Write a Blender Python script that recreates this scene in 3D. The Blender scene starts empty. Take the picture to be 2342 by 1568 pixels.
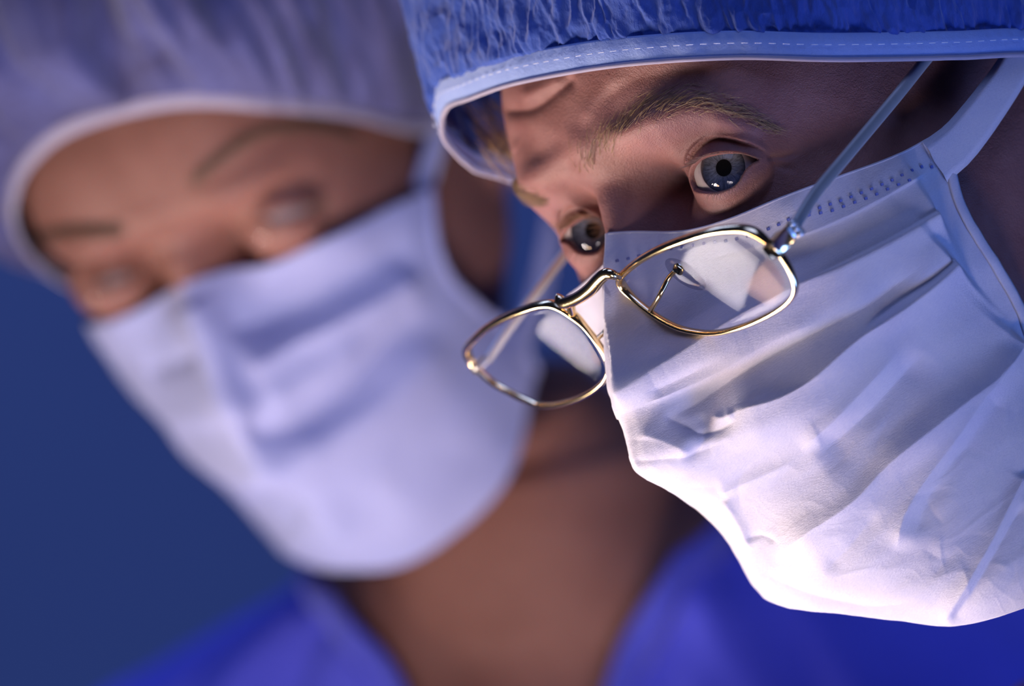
import bpy, math, random
import numpy as np
from mathutils import Vector, Matrix
from mathutils.kdtree import KDTree

rng = np.random.default_rng(7)
random.seed(7)
SC = bpy.context.scene
COL = SC.collection

# ------------------------------------------------------------------ camera
# Working space ("studio" frame, millimetres): x to the camera's right, y up, z towards the camera,
# origin on the optical axis 2 m in front of the lens.  World: metres, z up.
IW, IH = 2342, 1568
DIST = 2000.0
FPX = 8.4 * DIST                      # focal length in pixels of the 2342 wide frame
EYE_Z = 1.55                          # camera height above the floor
cam_d = bpy.data.cameras.new('camera')
cam = bpy.data.objects.new('camera', cam_d); COL.objects.link(cam)
cam.location = (0, -DIST / 1000, EYE_Z)
cam.rotation_euler = (math.radians(90), 0, 0)
cam_d.sensor_width = 36.0
cam_d.lens = FPX / IW * 36.0
cam_d.clip_start = 0.05
cam_d.dof.use_dof = True
cam_d.dof.focus_distance = 1.966
cam_d.dof.aperture_fstop = 5.6
cam_d.dof.aperture_blades = 0
SC.camera = cam

# ------------------------------------------------------------------ world, lamps, exposure
SC.view_settings.view_transform = 'Standard'
SC.view_settings.look = 'None'
SC.view_settings.exposure = 0.0
SC.view_settings.gamma = 1.0
SC.view_settings.use_curve_mapping = False
wd = bpy.data.worlds.new('studio'); SC.world = wd; wd.use_nodes = True
wd.node_tree.nodes['Background'].inputs[0].default_value = (0.10, 0.13, 0.40, 1)
wd.node_tree.nodes['Background'].inputs[1].default_value = 0.045


def lamp(name, pos, target, size, color, power, size_y=None, spread=180):
    d = bpy.data.lights.new(name, 'AREA'); d.shape = 'RECTANGLE'
    d.size = size; d.size_y = size_y or size; d.color = color; d.energy = power; d.spread = math.radians(spread)
    o = bpy.data.objects.new(name, d); COL.objects.link(o)
    p = Vector((pos[0], -pos[2], pos[1] + EYE_Z * 1000)) / 1000
    t = Vector((target[0], -target[2], target[1] + EYE_Z * 1000)) / 1000
    o.location = p
    o.rotation_euler = (t - p).to_track_quat('-Z', 'Y').to_euler()
    return o


lamp('key_softbox', (-425, -490, -90), (190, 10, 40), 0.26, (1.0, 0.89, 0.85), 1.65, 0.17, 78)
lamp('amber_softbox', (-305, -575, -5), (70, 0, 20), 0.15, (1.0, 0.60, 0.36), 0.55, 0.15, 70)
lamp('added_rear_fill', (60, -600, 350), (-50, -40, -190), 0.25, (0.97, 0.86, 0.93), 0.64, 0.25, 48)  # added fill from below, brightens the rear surgeon and the front mask
lamp('blue_fill', (850, -800, 420), (110, -20, 0), 0.4, (0.14, 0.30, 1.0), 11.0, 0.4)
lamp('blue_top', (-100, 900, 500), (0, 90, -150), 0.8, (0.30, 0.42, 1.0), 1.15, 0.8, 70)
lamp('blue_wall_wash', (-500, 900, -500), (-300, -100, -1500), 0.7, (0.28, 0.42, 1.0), 10.0, 0.7)


# ------------------------------------------------------------------ numeric helpers
def S2W(p):
    p = np.asarray(p, float)
    return np.stack([p[..., 0], -p[..., 2], p[..., 1] + EYE_Z * 1000], -1) / 1000.0


def unproj(px, depth):
    px = np.asarray(px, float)
    d = np.asarray(depth, float)
    return np.stack([(px[..., 0] - IW / 2) * d / FPX, (IH / 2 - px[..., 1]) * d / FPX, DIST - d + 0 * px[..., 0]], -1)


def proj(P):
    d = DIST - P[..., 2]
    return np.stack([IW / 2 + P[..., 0] * FPX / d, IH / 2 - P[..., 1] * FPX / d], -1)


def unit(v):
    v = np.asarray(v, float)
    return v / np.linalg.norm(v, axis=-1, keepdims=True)


def sstep(a, b, x):
    t = np.clip((x - a) / (b - a), 0, 1)
    return t * t * (3 - 2 * t)


def herm(xk, yk, x):
    """shape-preserving cubic through (xk, yk), vector valued in yk's trailing axes"""
    xk = np.asarray(xk, float); yk = np.asarray(yk, float); x = np.asarray(x, float)
    h = np.diff(xk); sh = (len(h),) + (1,) * (yk.ndim - 1)
    dl = np.diff(yk, axis=0) / h.reshape(sh)
    m = np.zeros_like(yk)
    m[0] = dl[0]; m[-1] = dl[-1]
    m[1:-1] = (dl[:-1] * h[1:].reshape((-1,) + sh[1:]) + dl[1:] * h[:-1].reshape((-1,) + sh[1:])) / (h[1:] + h[:-1]).reshape((-1,) + sh[1:])
    xc = np.clip(x, xk[0], xk[-1])
    i = np.clip(np.searchsorted(xk, xc) - 1, 0, len(h) - 1)
    ex = (Ellipsis,) + (None,) * (yk.ndim - 1)
    t = ((xc - xk[i]) / h[i])[ex]; hh = h[i][ex]
    return ((2 * t**3 - 3 * t**2 + 1) * yk[i] + (t**3 - 2 * t**2 + t) * hh * m[i]
            + (-2 * t**3 + 3 * t**2) * yk[i + 1] + (t**3 - t**2) * hh * m[i + 1])


def catmull(P, n, closed=False):
    """n samples, equally spaced, along a Catmull-Rom curve"""
    P = np.asarray(P, float)
    Q = np.vstack([P[-1], P, P[0], P[1]]) if closed else np.vstack([2 * P[0] - P[1], P, 2 * P[-1] - P[-2]])
    segs = len(P) if closed else len(P) - 1
    out = []
    k = 40
    for i in range(segs):
        t = np.linspace(0, 1, k, endpoint=False)[:, None]
        a, b, c, d = Q[i], Q[i + 1], Q[i + 2], Q[i + 3]
        out.append(0.5 * (2 * b + (c - a) * t + (2 * a - 5 * b + 4 * c - d) * t**2 + (3 * b - a - 3 * c + d) * t**3))
    out = np.vstack(out + [Q[segs + 1][None]])
    L = np.r_[0, np.cumsum(np.linalg.norm(np.diff(out, axis=0), axis=1))]
    s = np.linspace(0, L[-1], n, endpoint=not closed)
    return np.stack([np.interp(s, L, out[:, j]) for j in range(out.shape[1])], -1)


def _h(ix, iy, iz, seed):
    n = (ix * 374761393 + iy * 668265263 + iz * 2147483647 + seed * 1274126177) & 0xffffffff
    n = ((n ^ (n >> 13)) * 1274126177) & 0xffffffff
    n = n ^ (n >> 16)
    return (n & 0xffff) / 32767.5 - 1


def vnoise(x, y, z=None, seed=0):
    """smooth value noise in -1..1"""
    x = np.asarray(x, float); y = np.asarray(y, float); z = np.zeros_like(x) if z is None else np.asarray(z, float)
    fl = [np.floor(a).astype(np.int64) for a in (x, y, z)]
    fr = [a - f for a, f in zip((x, y, z), fl)]
    w = [f * f * f * (f * (f * 6 - 15) + 10) for f in fr]
    r = 0
    for a in (0, 1):
        for b in (0, 1):
            for c in (0, 1):
                r = r + (_h(fl[0] + a, fl[1] + b, fl[2] + c, seed) * (w[0] if a else 1 - w[0])
                         * (w[1] if b else 1 - w[1]) * (w[2] if c else 1 - w[2]))
    return r


def grid_faces(nr, nc, wrap=False):
    r = np.arange(nr - 1)[:, None]; c = np.arange(nc if wrap else nc - 1)[None, :]
    c2 = (c + 1) % nc
    return np.stack([(r * nc + c), (r * nc + c2), ((r + 1) * nc + c2), ((r + 1) * nc + c)], -1).reshape(-1, 4)


def grid_normals(P, wrap=False):
    if wrap:
        dc = np.roll(P, -1, 1) - np.roll(P, 1, 1)
    else:
        dc = np.gradient(P, axis=1)
    dr = np.gradient(P, axis=0)
    n = np.cross(dc, dr)
    return n / np.maximum(np.linalg.norm(n, axis=-1, keepdims=True), 1e-9)


def out_faces(P, wrap=False, ctr=None):
    """grid faces whose normals point away from the grid's middle"""
    F = grid_faces(P.shape[0], P.shape[1], wrap)
    c = P.reshape(-1, 3).mean(0) if ctr is None else ctr
    return F if ((P - c) * grid_normals(P, wrap)).sum() > 0 else F[:, ::-1]


class Node:
    pass


def link(o, parent=None):
    COL.objects.link(o)
    if parent is not None:
        o.parent = parent
        if parent.type == 'EMPTY':          # meshes sit at the world origin, things' roots at their base
            o.matrix_parent_inverse = Matrix.Translation(parent.location).inverted()
    return o


def mesh_obj(name, V, F, mat, parent=None, smooth=True, studio=True, mats=None, fmat=None, uv=None):
    """one mesh object; V in studio mm, F an (n,4) or (n,3) array or a list of such"""
    V = np.asarray(V, float).reshape(-1, 3)
    V = S2W(V) if studio else V
    Fs = F if isinstance(F, list) else [F]
    Fs = [np.asarray(f, np.int32) for f in Fs if len(f)]
    me = bpy.data.meshes.new(name)
    me.vertices.add(len(V)); me.vertices.foreach_set('co', V.astype(np.float32).ravel())
    lv = np.concatenate([f.ravel() for f in Fs])
    sz = np.concatenate([np.full(len(f), f.shape[1], np.int32) for f in Fs])
    st = np.r_[0, np.cumsum(sz)[:-1]].astype(np.int32)
    me.loops.add(len(lv)); me.loops.foreach_set('vertex_index', lv)
    me.polygons.add(len(sz)); me.polygons.foreach_set('loop_start', st)
    me.polygons.foreach_set('use_smooth', np.full(len(sz), smooth))
    for m in (mats or [mat]):
        me.materials.append(m)
    if fmat is not None:
        me.polygons.foreach_set('material_index', np.asarray(fmat, np.int32))
    if uv is not None:
        u = me.uv_layers.new(name='uv')
        u.data.foreach_set('uv', np.asarray(uv, np.float32).reshape(-1, 2)[lv].ravel())
    me.update(calc_edges=True); me.validate()
    return link(bpy.data.objects.new(name, me), parent)


def person_root(name, loc, label):
    o = bpy.data.objects.new(name, None); COL.objects.link(o)
    o.location = loc; o.empty_display_size = 0.1
    o['label'] = label; o['category'] = 'person'
    return o


def tube(path, rad, seg=8, closed=False, flat=None, up=None):
    """sweep; rad scalar or per point; flat=(a,b) multiplies the two cross axes; returns V, F"""
    path = np.asarray(path, float); n = len(path)
    rad = np.broadcast_to(np.asarray(rad, float), (n,))
    T = unit(np.roll(path, -1, 0) - np.roll(path, 1, 0)) if closed else unit(np.gradient(path, axis=0))
    upv = np.array([0.13, 0.2, 0.97]) if up is None else np.asarray(up, float)
    A = unit(np.cross(T, np.broadcast_to(upv, T.shape))); B = np.cross(A, T)
    a = np.linspace(0, 2 * np.pi, seg, endpoint=False)
    fa, fb = flat or (1, 1)
    V = path[:, None] + rad[:, None, None] * (fa * np.cos(a)[None, :, None] * A[:, None] + fb * np.sin(a)[None, :, None] * B[:, None])
    F = grid_faces(n, seg, True)
    F = [F]
    V = V.reshape(-1, 3)
    if closed:
        c = np.arange(seg); c2 = (c + 1) % seg
        F.append(np.stack([(n - 1) * seg + c, (n - 1) * seg + c2, c2, c], -1))
    else:
        V = np.vstack([V, path[0], path[-1]])
        c = np.arange(seg); c2 = (c + 1) % seg
        F.append(np.stack([c2, c, np.full(seg, n * seg)], -1))
        F.append(np.stack([(n - 1) * seg + c, (n - 1) * seg + c2, np.full(seg, n * seg + 1)], -1))
    return V, F


def join(parts):
    V = []; F = []; o = 0
    for v, f in parts:
        V.append(v)
        for q in (f if isinstance(f, list) else [f]):
            F.append(np.asarray(q) + o)
        o += len(v)
    q4 = [f for f in F if f.shape[1] == 4]; q3 = [f for f in F if f.shape[1] == 3]
    return np.vstack(V), ([np.vstack(q4)] if q4 else []) + ([np.vstack(q3)] if q3 else [])


def box(c, ax, ay, az, hx, hy, hz, bev=0.15):
    """bevelled box: centre, three unit axes, half sizes"""
    V = []; 
    m = min(hx, hy, hz) * bev * 2
    pts = []
    for sx in (-1, 1):
        for sy in (-1, 1):
            for sz in (-1, 1):
                for k in range(3):
                    q = [sx * (hx - m), sy * (hy - m), sz * (hz - m)]
                    q[k] = (sx * hx, sy * hy, sz * hz)[k]
                    pts.append(q)
    pts = np.array(pts)
    V = np.asarray(c) + pts[:, :1] * ax + pts[:, 1:2] * ay + pts[:, 2:] * az
    idx = lambda sx, sy, sz, k: ((sx * 4 + sy * 2 + sz) * 3 + k)
    q4, q3 = [], []
    for k in range(3):
        for s in (0, 1):
            cs = [(0, 0), (1, 0), (1, 1), (0, 1)]
            f = []
            for a, b in cs:
                t = [0, 0, 0]; t[k] = s; t[(k + 1) % 3] = a; t[(k + 2) % 3] = b
                f.append(idx(*t, k))
            q4.append(f if s else f[::-1])
    for k in range(3):
        k1, k2 = (k + 1) % 3, (k + 2) % 3
        for a in (0, 1):
            for b in (0, 1):
                t0 = [0, 0, 0]; t0[k1] = a; t0[k2] = b
                t1 = list(t0); t1[k] = 1
                q4.append([idx(*t0, k1), idx(*t1, k1), idx(*t1, k2), idx(*t0, k2)])
    for sx in (0, 1):
        for sy in (0, 1):
            for sz in (0, 1):
                q3.append([idx(sx, sy, sz, 0), idx(sx, sy, sz, 1), idx(sx, sy, sz, 2)])
    return V, [np.array(q4), np.array(q3)]


# ------------------------------------------------------------------ materials
def new_mat(name):
    m = bpy.data.materials.new(name); m.use_nodes = True
    nt = m.node_tree; nt.nodes.clear()
    out = nt.nodes.new('ShaderNodeOutputMaterial')
    return m, nt, out


def nd(nt, t, **kw):
    n = nt.nodes.new(t)
    for k, v in kw.items():
        if k.startswith('i_'):
            key = k[2:]
            n.inputs[int(key) if key.isdigit() else key.replace('_', ' ')].default_value = v
        else:
            setattr(n, k, v)
    return n


def principled(nt, out, **kw):
    b = nt.nodes.new('ShaderNodeBsdfPrincipled')
    for k, v in kw.items():
        b.inputs[k].default_value = v
    nt.links.new(b.outputs[0], out.inputs[0])
    return b


def ramp(nt, fac, stops):
    r = nt.nodes.new('ShaderNodeValToRGB')
    while len(r.color_ramp.elements) < len(stops):
        r.color_ramp.elements.new(0.5)
    for e, (p, c) in zip(r.color_ramp.elements, stops):
        e.position = p; e.color = c if len(c) == 4 else (*c, 1)
    nt.links.new(fac, r.inputs[0])
    return r


def noise(nt, vec, scale, detail=3, rough=0.55, dist=0.0):
    n = nd(nt, 'ShaderNodeTexNoise', i_Scale=scale, i_Detail=detail, i_Roughness=rough, i_Distortion=dist)
    nt.links.new(vec, n.inputs['Vector'])
    return n


def objco(nt, scale=(1, 1, 1)):
    tc = nt.nodes.new('ShaderNodeTexCoord')
    mp = nd(nt, 'ShaderNodeMapping'); mp.inputs['Scale'].default_value = scale
    nt.links.new(tc.outputs['Object'], mp.inputs[0])
    return mp.outputs[0]


def skin_mat(name, c1, c2, rough=0.5, bump=0.25):
    m, nt, out = new_mat(name)
    v = objco(nt)
    n1 = noise(nt, v, 55, 5, 0.65)
    r = ramp(nt, n1.outputs[0], [(0.30, c2), (0.62, c1)])
    n2 = noise(nt, v, 1100, 3, 0.65)
    n3 = noise(nt, v, 2600, 2, 0.5)
    mx = nd(nt, 'ShaderNodeMath', operation='ADD'); nt.links.new(n2.outputs[0], mx.inputs[0]); nt.links.new(n3.outputs[0], mx.inputs[1])
    bp = nd(nt, 'ShaderNodeBump', i_Strength=bump, i_Distance=0.0004); nt.links.new(mx.outputs[0], bp.inputs['Height'])
    b = principled(nt, out, **{'Roughness': rough, 'Subsurface Weight': 0.3, 'Subsurface Scale': 0.0018})
    b.inputs['Subsurface Radius'].default_value = (1.0, 0.35, 0.2)
    b.inputs['Specular IOR Level'].default_value = 0.24
    nt.links.new(r.outputs[0], b.inputs['Base Color'])
    nt.links.new(bp.outputs[0], b.inputs['Normal'])
    return m


def cloth_mat(name, c1, c2, fscale=900, bump=0.5, transl=0.25, sheen=0.2, stretch=(1, 1, 1), blotch=30, fibre=None):
    """non-woven fabric: felted fibres, a little light passing through; fibre = lay of the fibres in degrees"""
    m, nt, out = new_mat(name)
    v = objco(nt, stretch)
    n1 = noise(nt, v, blotch, 5, 0.65, 0.4)
    vf = v
    if fibre is not None:
        rot = nd(nt, 'ShaderNodeMapping'); rot.inputs['Rotation'].default_value = (0, math.radians(fibre), 0)
        scl = nd(nt, 'ShaderNodeMapping'); scl.inputs['Scale'].default_value = (0.28, 0.6, 1.0)
        nt.links.new(v, rot.inputs[0]); nt.links.new(rot.outputs[0], scl.inputs[0]); vf = scl.outputs[0]
    n2 = noise(nt, vf, fscale, 4, 0.7, 0.3)
    mixn = nd(nt, 'ShaderNodeMath', operation='MULTIPLY_ADD'); mixn.inputs[1].default_value = 0.45
    nt.links.new(n2.outputs[0], mixn.inputs[0]); nt.links.new(n1.outputs[0], mixn.inputs[2])
    r = ramp(nt, mixn.outputs[0], [(0.45, c2), (0.95, c1)])
    bp = nd(nt, 'ShaderNodeBump', i_Strength=bump, i_Distance=0.0005); nt.links.new(n2.outputs[0], bp.inputs['Height'])
    b = principled(nt, out, **{'Roughness': 0.85, 'Sheen Weight': sheen, 'Sheen Roughness': 0.5})
    b.inputs['Specular IOR Level'].default_value = 0.15
    nt.links.new(r.outputs[0], b.inputs['Base Color']); nt.links.new(bp.outputs[0], b.inputs['Normal'])
    if transl > 0:
        t = nd(nt, 'ShaderNodeBsdfTranslucent'); nt.links.new(r.outputs[0], t.inputs[0]); nt.links.new(bp.outputs[0], t.inputs['Normal'])
        ms = nd(nt, 'ShaderNodeMixShader', i_0=transl)
        nt.links.new(b.outputs[0], ms.inputs[1]); nt.links.new(t.outputs[0], ms.inputs[2]); nt.links.new(ms.outputs[0], out.inputs[0])
    return m


def plain_mat(name, col, rough=0.5, metal=0.0, spec=0.5, coat=0.0):
    m, nt, out = new_mat(name)
    v = objco(nt)
    n = noise(nt, v, 300, 2, 0.5)
    r = ramp(nt, n.outputs[0], [(0.3, tuple(c * 0.93 for c in col)), (0.7, col)])
    b = principled(nt, out, Roughness=rough, Metallic=metal)
    b.inputs['Specular IOR Level'].default_value = spec
    b.inputs['Coat Weight'].default_value = coat
    nt.links.new(r.outputs[0], b.inputs['Base Color'])
    return m


def clear_mat(name, tint=(1, 1, 1), refl=1.0, ior=1.5, rough=0.0, gain=1.0):
    m, nt, out = new_mat(name)
    tr = nd(nt, 'ShaderNodeBsdfTransparent'); tr.inputs[0].default_value = (*tint, 1)
    gl = nd(nt, 'ShaderNodeBsdfGlossy', i_Roughness=rough)
    fr = nd(nt, 'ShaderNodeLayerWeight', i_Blend=0.5)
    pw = nd(nt, 'ShaderNodeMath', operation='POWER'); pw.inputs[1].default_value = 5.0
    nt.links.new(fr.outputs['Facing'], pw.inputs[0])
    f0 = ((ior - 1) / (ior + 1)) ** 2 * refl
    mu = nd(nt, 'ShaderNodeMath', operation='MULTIPLY_ADD'); mu.inputs[1].default_value = 1 - f0; mu.inputs[2].default_value = f0; mu.use_clamp = True
    nt.links.new(pw.outputs[0], mu.inputs[0])
    gn = nd(nt, 'ShaderNodeMath', operation='MULTIPLY'); gn.inputs[1].default_value = gain; nt.links.new(mu.outputs[0], gn.inputs[0])
    ms = nd(nt, 'ShaderNodeMixShader')
    nt.links.new(gn.outputs[0], ms.inputs[0]); nt.links.new(tr.outputs[0], ms.inputs[1]); nt.links.new(gl.outputs[0], ms.inputs[2])
    nt.links.new(ms.outputs[0], out.inputs[0])
    return m


M_SKIN = skin_mat('skin_fair', (0.26, 0.124, 0.114), (0.195, 0.080, 0.074), 0.52, 0.5)
M_SKIN2 = skin_mat('skin_tan', (0.255, 0.118, 0.090), (0.215, 0.094, 0.070), 0.5, 0.15)
M_MASK = cloth_mat('mask_nonwoven', (0.64, 0.61, 0.67), (0.46, 0.46, 0.60), 3000, 0.5, 0.05, 0.2, fibre=38)
M_MASK2 = cloth_mat('mask_soft', (0.44, 0.46, 0.71), (0.37, 0.40, 0.67), 400, 0.3, 0.18, 0.2)
M_CAPB = cloth_mat('cap_band', (0.40, 0.54, 0.95), (0.29, 0.42, 0.85), 1100, 0.6, 0.25, 0.5)
M_CAP = cloth_mat('cap_crepe', (0.055, 0.12, 0.50), (0.03, 0.07, 0.34), 700, 1.0, 0.2, 0.3, (1, 1, 0.45), 90)
M_CAP2 = cloth_mat('cap_bouffant', (0.15, 0.165, 0.40), (0.06, 0.045, 0.09), 300, 0.3, 0.35, 0.3, (1, 1, 0.35), 24)
M_ELASTIC = cloth_mat('elastic_edge', (0.50, 0.46, 0.56), (0.42, 0.39, 0.52), 300, 0.3, 0.3, 0.2)
M_SCRUB = cloth_mat('scrub_cotton', (0.11, 0.12, 0.74), (0.085, 0.092, 0.64), 1200, 0.3, 0.0, 0.15)
M_TRIM = cloth_mat('scrub_trim', (0.09, 0.10, 0.60), (0.07, 0.08, 0.52), 1200, 0.3, 0.0, 0.3)
M_GOLD = plain_mat('gold_metal', (0.95, 0.72, 0.38), 0.16, 1.0)
M_STEEL = plain_mat('steel_metal', (0.62, 0.62, 0.60), 0.4, 0.6)
M_DARKM = plain_mat('dark_metal', (0.62, 0.60, 0.54), 0.4, 0.9)
M_STITCH = plain_mat('stitch_thread', (0.80, 0.83, 0.95), 0.8)
M_LENS = clear_mat('lens_glass', (0.97, 0.97, 0.98), 1.0, 1.52, 0.0, 0.12)
M_PAD = clear_mat('pad_silicone', (0.80, 0.80, 0.84), 1.0, 1.45, 0.1, 0.2)
M_CORNEA = clear_mat('cornea', (1, 1, 1), 1.0, 1.40)
M_BROW = plain_mat('brow_hair', (0.36, 0.24, 0.12), 0.4, 0.0, 0.4)
M_BROWD = plain_mat('brow_hair_dark', (0.20, 0.12, 0.08), 0.45, 0.0, 0.4)
M_LASH = plain_mat('lash_hair', (0.34, 0.21, 0.13), 0.4, 0.0, 0.4)
M_HAIR = plain_mat('scalp_hair', (0.30, 0.17, 0.07), 0.45, 0.0, 0.4)
M_DOT = plain_mat('embossed_dot', (0.16, 0.18, 0.42), 0.8, 0.0, 0.1)
M_PUPIL = plain_mat('pupil_black', (0.004, 0.004, 0.005), 0.5, 0.0, 0.1)


def sclera_mat():
    m, nt, out = new_mat('sclera')
    v = objco(nt); n = noise(nt, v, 160, 4, 0.6)
    r = ramp(nt, n.outputs[0], [(0.35, (0.30, 0.24, 0.24)), (0.6, (0.42, 0.38, 0.39))])
    b = principled(nt, out, **{'Roughness': 0.15, 'Subsurface Weight': 0.2, 'Subsurface Scale': 0.002})
    nt.links.new(r.outputs[0], b.inputs['Base Color'])
    return m


def iris_mat(c_in, c_mid, c_rim):
    """uv = (angle, radius 0..1): radial fibres round the pupil, a dark limbal ring"""
    m, nt, out = new_mat('iris')
    tc = nt.nodes.new('ShaderNodeTexCoord')
    mp = nd(nt, 'ShaderNodeMapping'); mp.inputs['Scale'].default_value = (36, 2.2, 1)
    nt.links.new(tc.outputs['UV'], mp.inputs[0])
    n = noise(nt, mp.outputs[0], 1.6, 3, 0.6, 0.3)
    sp = nt.nodes.new('ShaderNodeSeparateXYZ'); nt.links.new(tc.outputs['UV'], sp.inputs[0])
    r = ramp(nt, sp.outputs[1], [(0.30, c_in), (0.45, c_mid), (0.72, tuple(x * 0.75 for x in c_mid)), (0.97, c_rim)])
    f = ramp(nt, n.outputs[0], [(0.32, (0.35, 0.36, 0.4)), (0.66, (1.25, 1.25, 1.3))])
    mx = nd(nt, 'ShaderNodeMix', data_type='RGBA', blend_type='MULTIPLY'); mx.inputs[0].default_value = 1.0
    nt.links.new(r.outputs[0], mx.inputs[6]); nt.links.new(f.outputs[0], mx.inputs[7])
    b = principled(nt, out, Roughness=0.55); nt.links.new(mx.outputs[2], b.inputs['Base Color'])
    return m


M_SCLERA = sclera_mat()
M_IRIS = iris_mat((0.10, 0.11, 0.13), (0.17, 0.20, 0.26), (0.02, 0.024, 0.035))


# ------------------------------------------------------------------ frames of the two heads
def head_frame(pxL, pxR, dL, ipd, down_px):
    """studio-frame origin and axes (left, up, forward) of a head from its eyeball centres"""
    L = unproj(np.array(pxL, float), dL)
    ray = unit(unproj(np.array(pxR, float), 1000.0) - np.array([0, 0, DIST]))
    c = np.array([0, 0, DIST]); oc = c - L
    b = ray @ oc; disc = b * b - (oc @ oc - ipd * ipd)
    t = -b + math.sqrt(max(disc, 0))
    R = c + ray * t
    E = unit(L - R)
    d = np.array([down_px[0], -down_px[1], 0.0])
    d[2] = -(E[0] * d[0] + E[1] * d[1]) / E[2]
    U = -unit(d)
    F = np.cross(E, U)
    h = Node(); h.O = (L + R) / 2; h.R = np.stack([E, U, F], 0); h.ipd = ipd
    return h


def to_st(h, p):
    return h.O + np.asarray(p) @ h.R


def to_hd(h, P):
    return (np.asarray(P) - h.O) @ h.R.T


HIM = head_frame((1650.5, 385.5), (1352.7, 528), 1975.0, 63.0, (0.314, 0.943))
HER = head_frame((640, 490), (255, 630), 2245.0, 62.0, (0.46, 0.851))

# ------------------------------------------------------------------ head surface (head frame, mm)
HT = np.array([  # y, front z, half width, z of widest, back z, squareness
    [-130, -72, 46, -106, -150, 2.1], [-124, -50, 45, -92, -140, 2.1], [-117, -26, 42, -75, -130, 2.1],
    [-108, -12, 38, -60, -120, 2.0], [-95, -5, 43, -64, -123, 2.0], [-80, 3, 50, -70, -128, 2.0],
    [-60, 11, 62, -75, -135, 2.3], [-40, 10, 65, -78, -145, 2.4], [-20, 10, 67, -82, -158, 2.5],
    [0, 10, 68, -84, -166, 2.6], [20, 18, 69, -85, -172, 2.9], [40, 17.5, 72, -85, -174, 2.7],
    [60, 10, 73, -84, -172, 2.5], [85, 3, 66, -82, -162, 2.3], [110, -22, 48, -79, -140, 2.1],
    [125, -52, 20, -77, -105, 2.0], [130, -73, 2, -75, -77, 2.0]], float)
NOSE = np.array([[16, 0, 9], [8, 3.0, 8], [2, 7.5, 7.0], [-4, 9.3, 7.2], [-12, 10, 7.6], [-20, 10.5, 8], [-30, 13, 9],
                 [-42, 17, 11], [-50, 12, 12], [-57, 3, 12], [-62, 0, 12]], float)[::-1]


def head_pts(y, th, sc):
    """y (rows), th (cols) -> (rows, cols, 3) base head without eyes"""
    T = herm(HT[:, 0], HT[:, 1:], y)
    zf, w, z0, zb, n = [T[:, i][:, None] for i in range(5)]
    w = w * sc
    s = np.abs(np.sin(th))[None]; c = np.cos(th)[None]
    a = np.where(c >= 0, zf - z0, z0 - zb)
    nn = np.where(c >= 0, n, 2.1)
    r = ((s / w) ** nn + (np.abs(c) / a) ** nn) ** (-1 / nn)
    x = r * np.sin(th)[None]; z = z0 + r * c
    Y = np.broadcast_to(y[:, None], x.shape).copy()
    return x, Y, z


def gz(x, y, cx, cy, sx, sy):
    return np.exp(-((x - cx) / sx) ** 2 - ((y - cy) / sy) ** 2)


def smax(a, b, k):
    h = np.clip(0.5 + 0.5 * (a - b) / k, 0, 1)
    return b + (a - b) * h + k * h * (1 - h)


def poly_sd(px, py, poly):
    """signed distance to a closed polygon, negative inside"""
    d2 = np.full(px.shape, 1e9); ins = np.zeros(px.shape, bool)
    n = len(poly)
    for i in range(n):
        ax, ay = poly[i]; bx, by = poly[(i + 1) % n]
        ex, ey = bx - ax, by - ay; L = ex * ex + ey * ey + 1e-9
        t = np.clip(((px - ax) * ex + (py - ay) * ey) / L, 0, 1)
        d2 = np.minimum(d2, (px - ax - t * ex) ** 2 + (py - ay - t * ey) ** 2)
        cr = (ay > py) != (by > py)
        xi = ax + (py - ay) * ex / (ey if abs(ey) > 1e-9 else 1e-9)
        ins ^= cr & (px < xi)
    return np.where(ins, -1, 1) * np.sqrt(d2)


def on_sphere(h, px, c, R):
    """head-frame points where pixel rays meet (or pass nearest to) a sphere"""
    px = np.asarray(px, float)
    o = np.array([0, 0, DIST]); D = unit(unproj(px, 1000.0) - o)
    C = to_st(h, c); oc = o - C
    b = D @ oc; disc = b * b - (oc @ oc - R * R)
    t = -b - np.sqrt(np.maximum(disc, 0))
    P = o + D * t[:, None]
    P = C + (P - C) * (R / np.maximum(np.linalg.norm(P - C, axis=1), R))[:, None]
    return to_hd(h, P)


def stroke_field(px, pts, n=90):
    """signed distance d (positive on the right hand of travel, image y down), arc s, overshoot e"""
    q = catmull(pts, n); T = unit(np.gradient(q, axis=0))
    L = np.linalg.norm(np.diff(q, axis=0), axis=1).sum()
    N = len(px); idx = np.zeros(N, int)
    for a in range(0, N, 20000):
        b = px[a:a + 20000]
        idx[a:a + 20000] = (((b[:, None] - q[None]) ** 2).sum(-1)).argmin(1)
    v = px - q[idx]; t = T[idx]
    d = t[:, 0] * v[:, 1] - t[:, 1] * v[:, 0]
    al = (v * t).sum(1)
    s = np.clip((idx / (n - 1)) + al / L, 0, 1)
    e = np.where(idx == 0, np.maximum(-al, 0), 0) + np.where(idx == n - 1, np.maximum(al, 0), 0)
    return d, s, e


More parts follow.
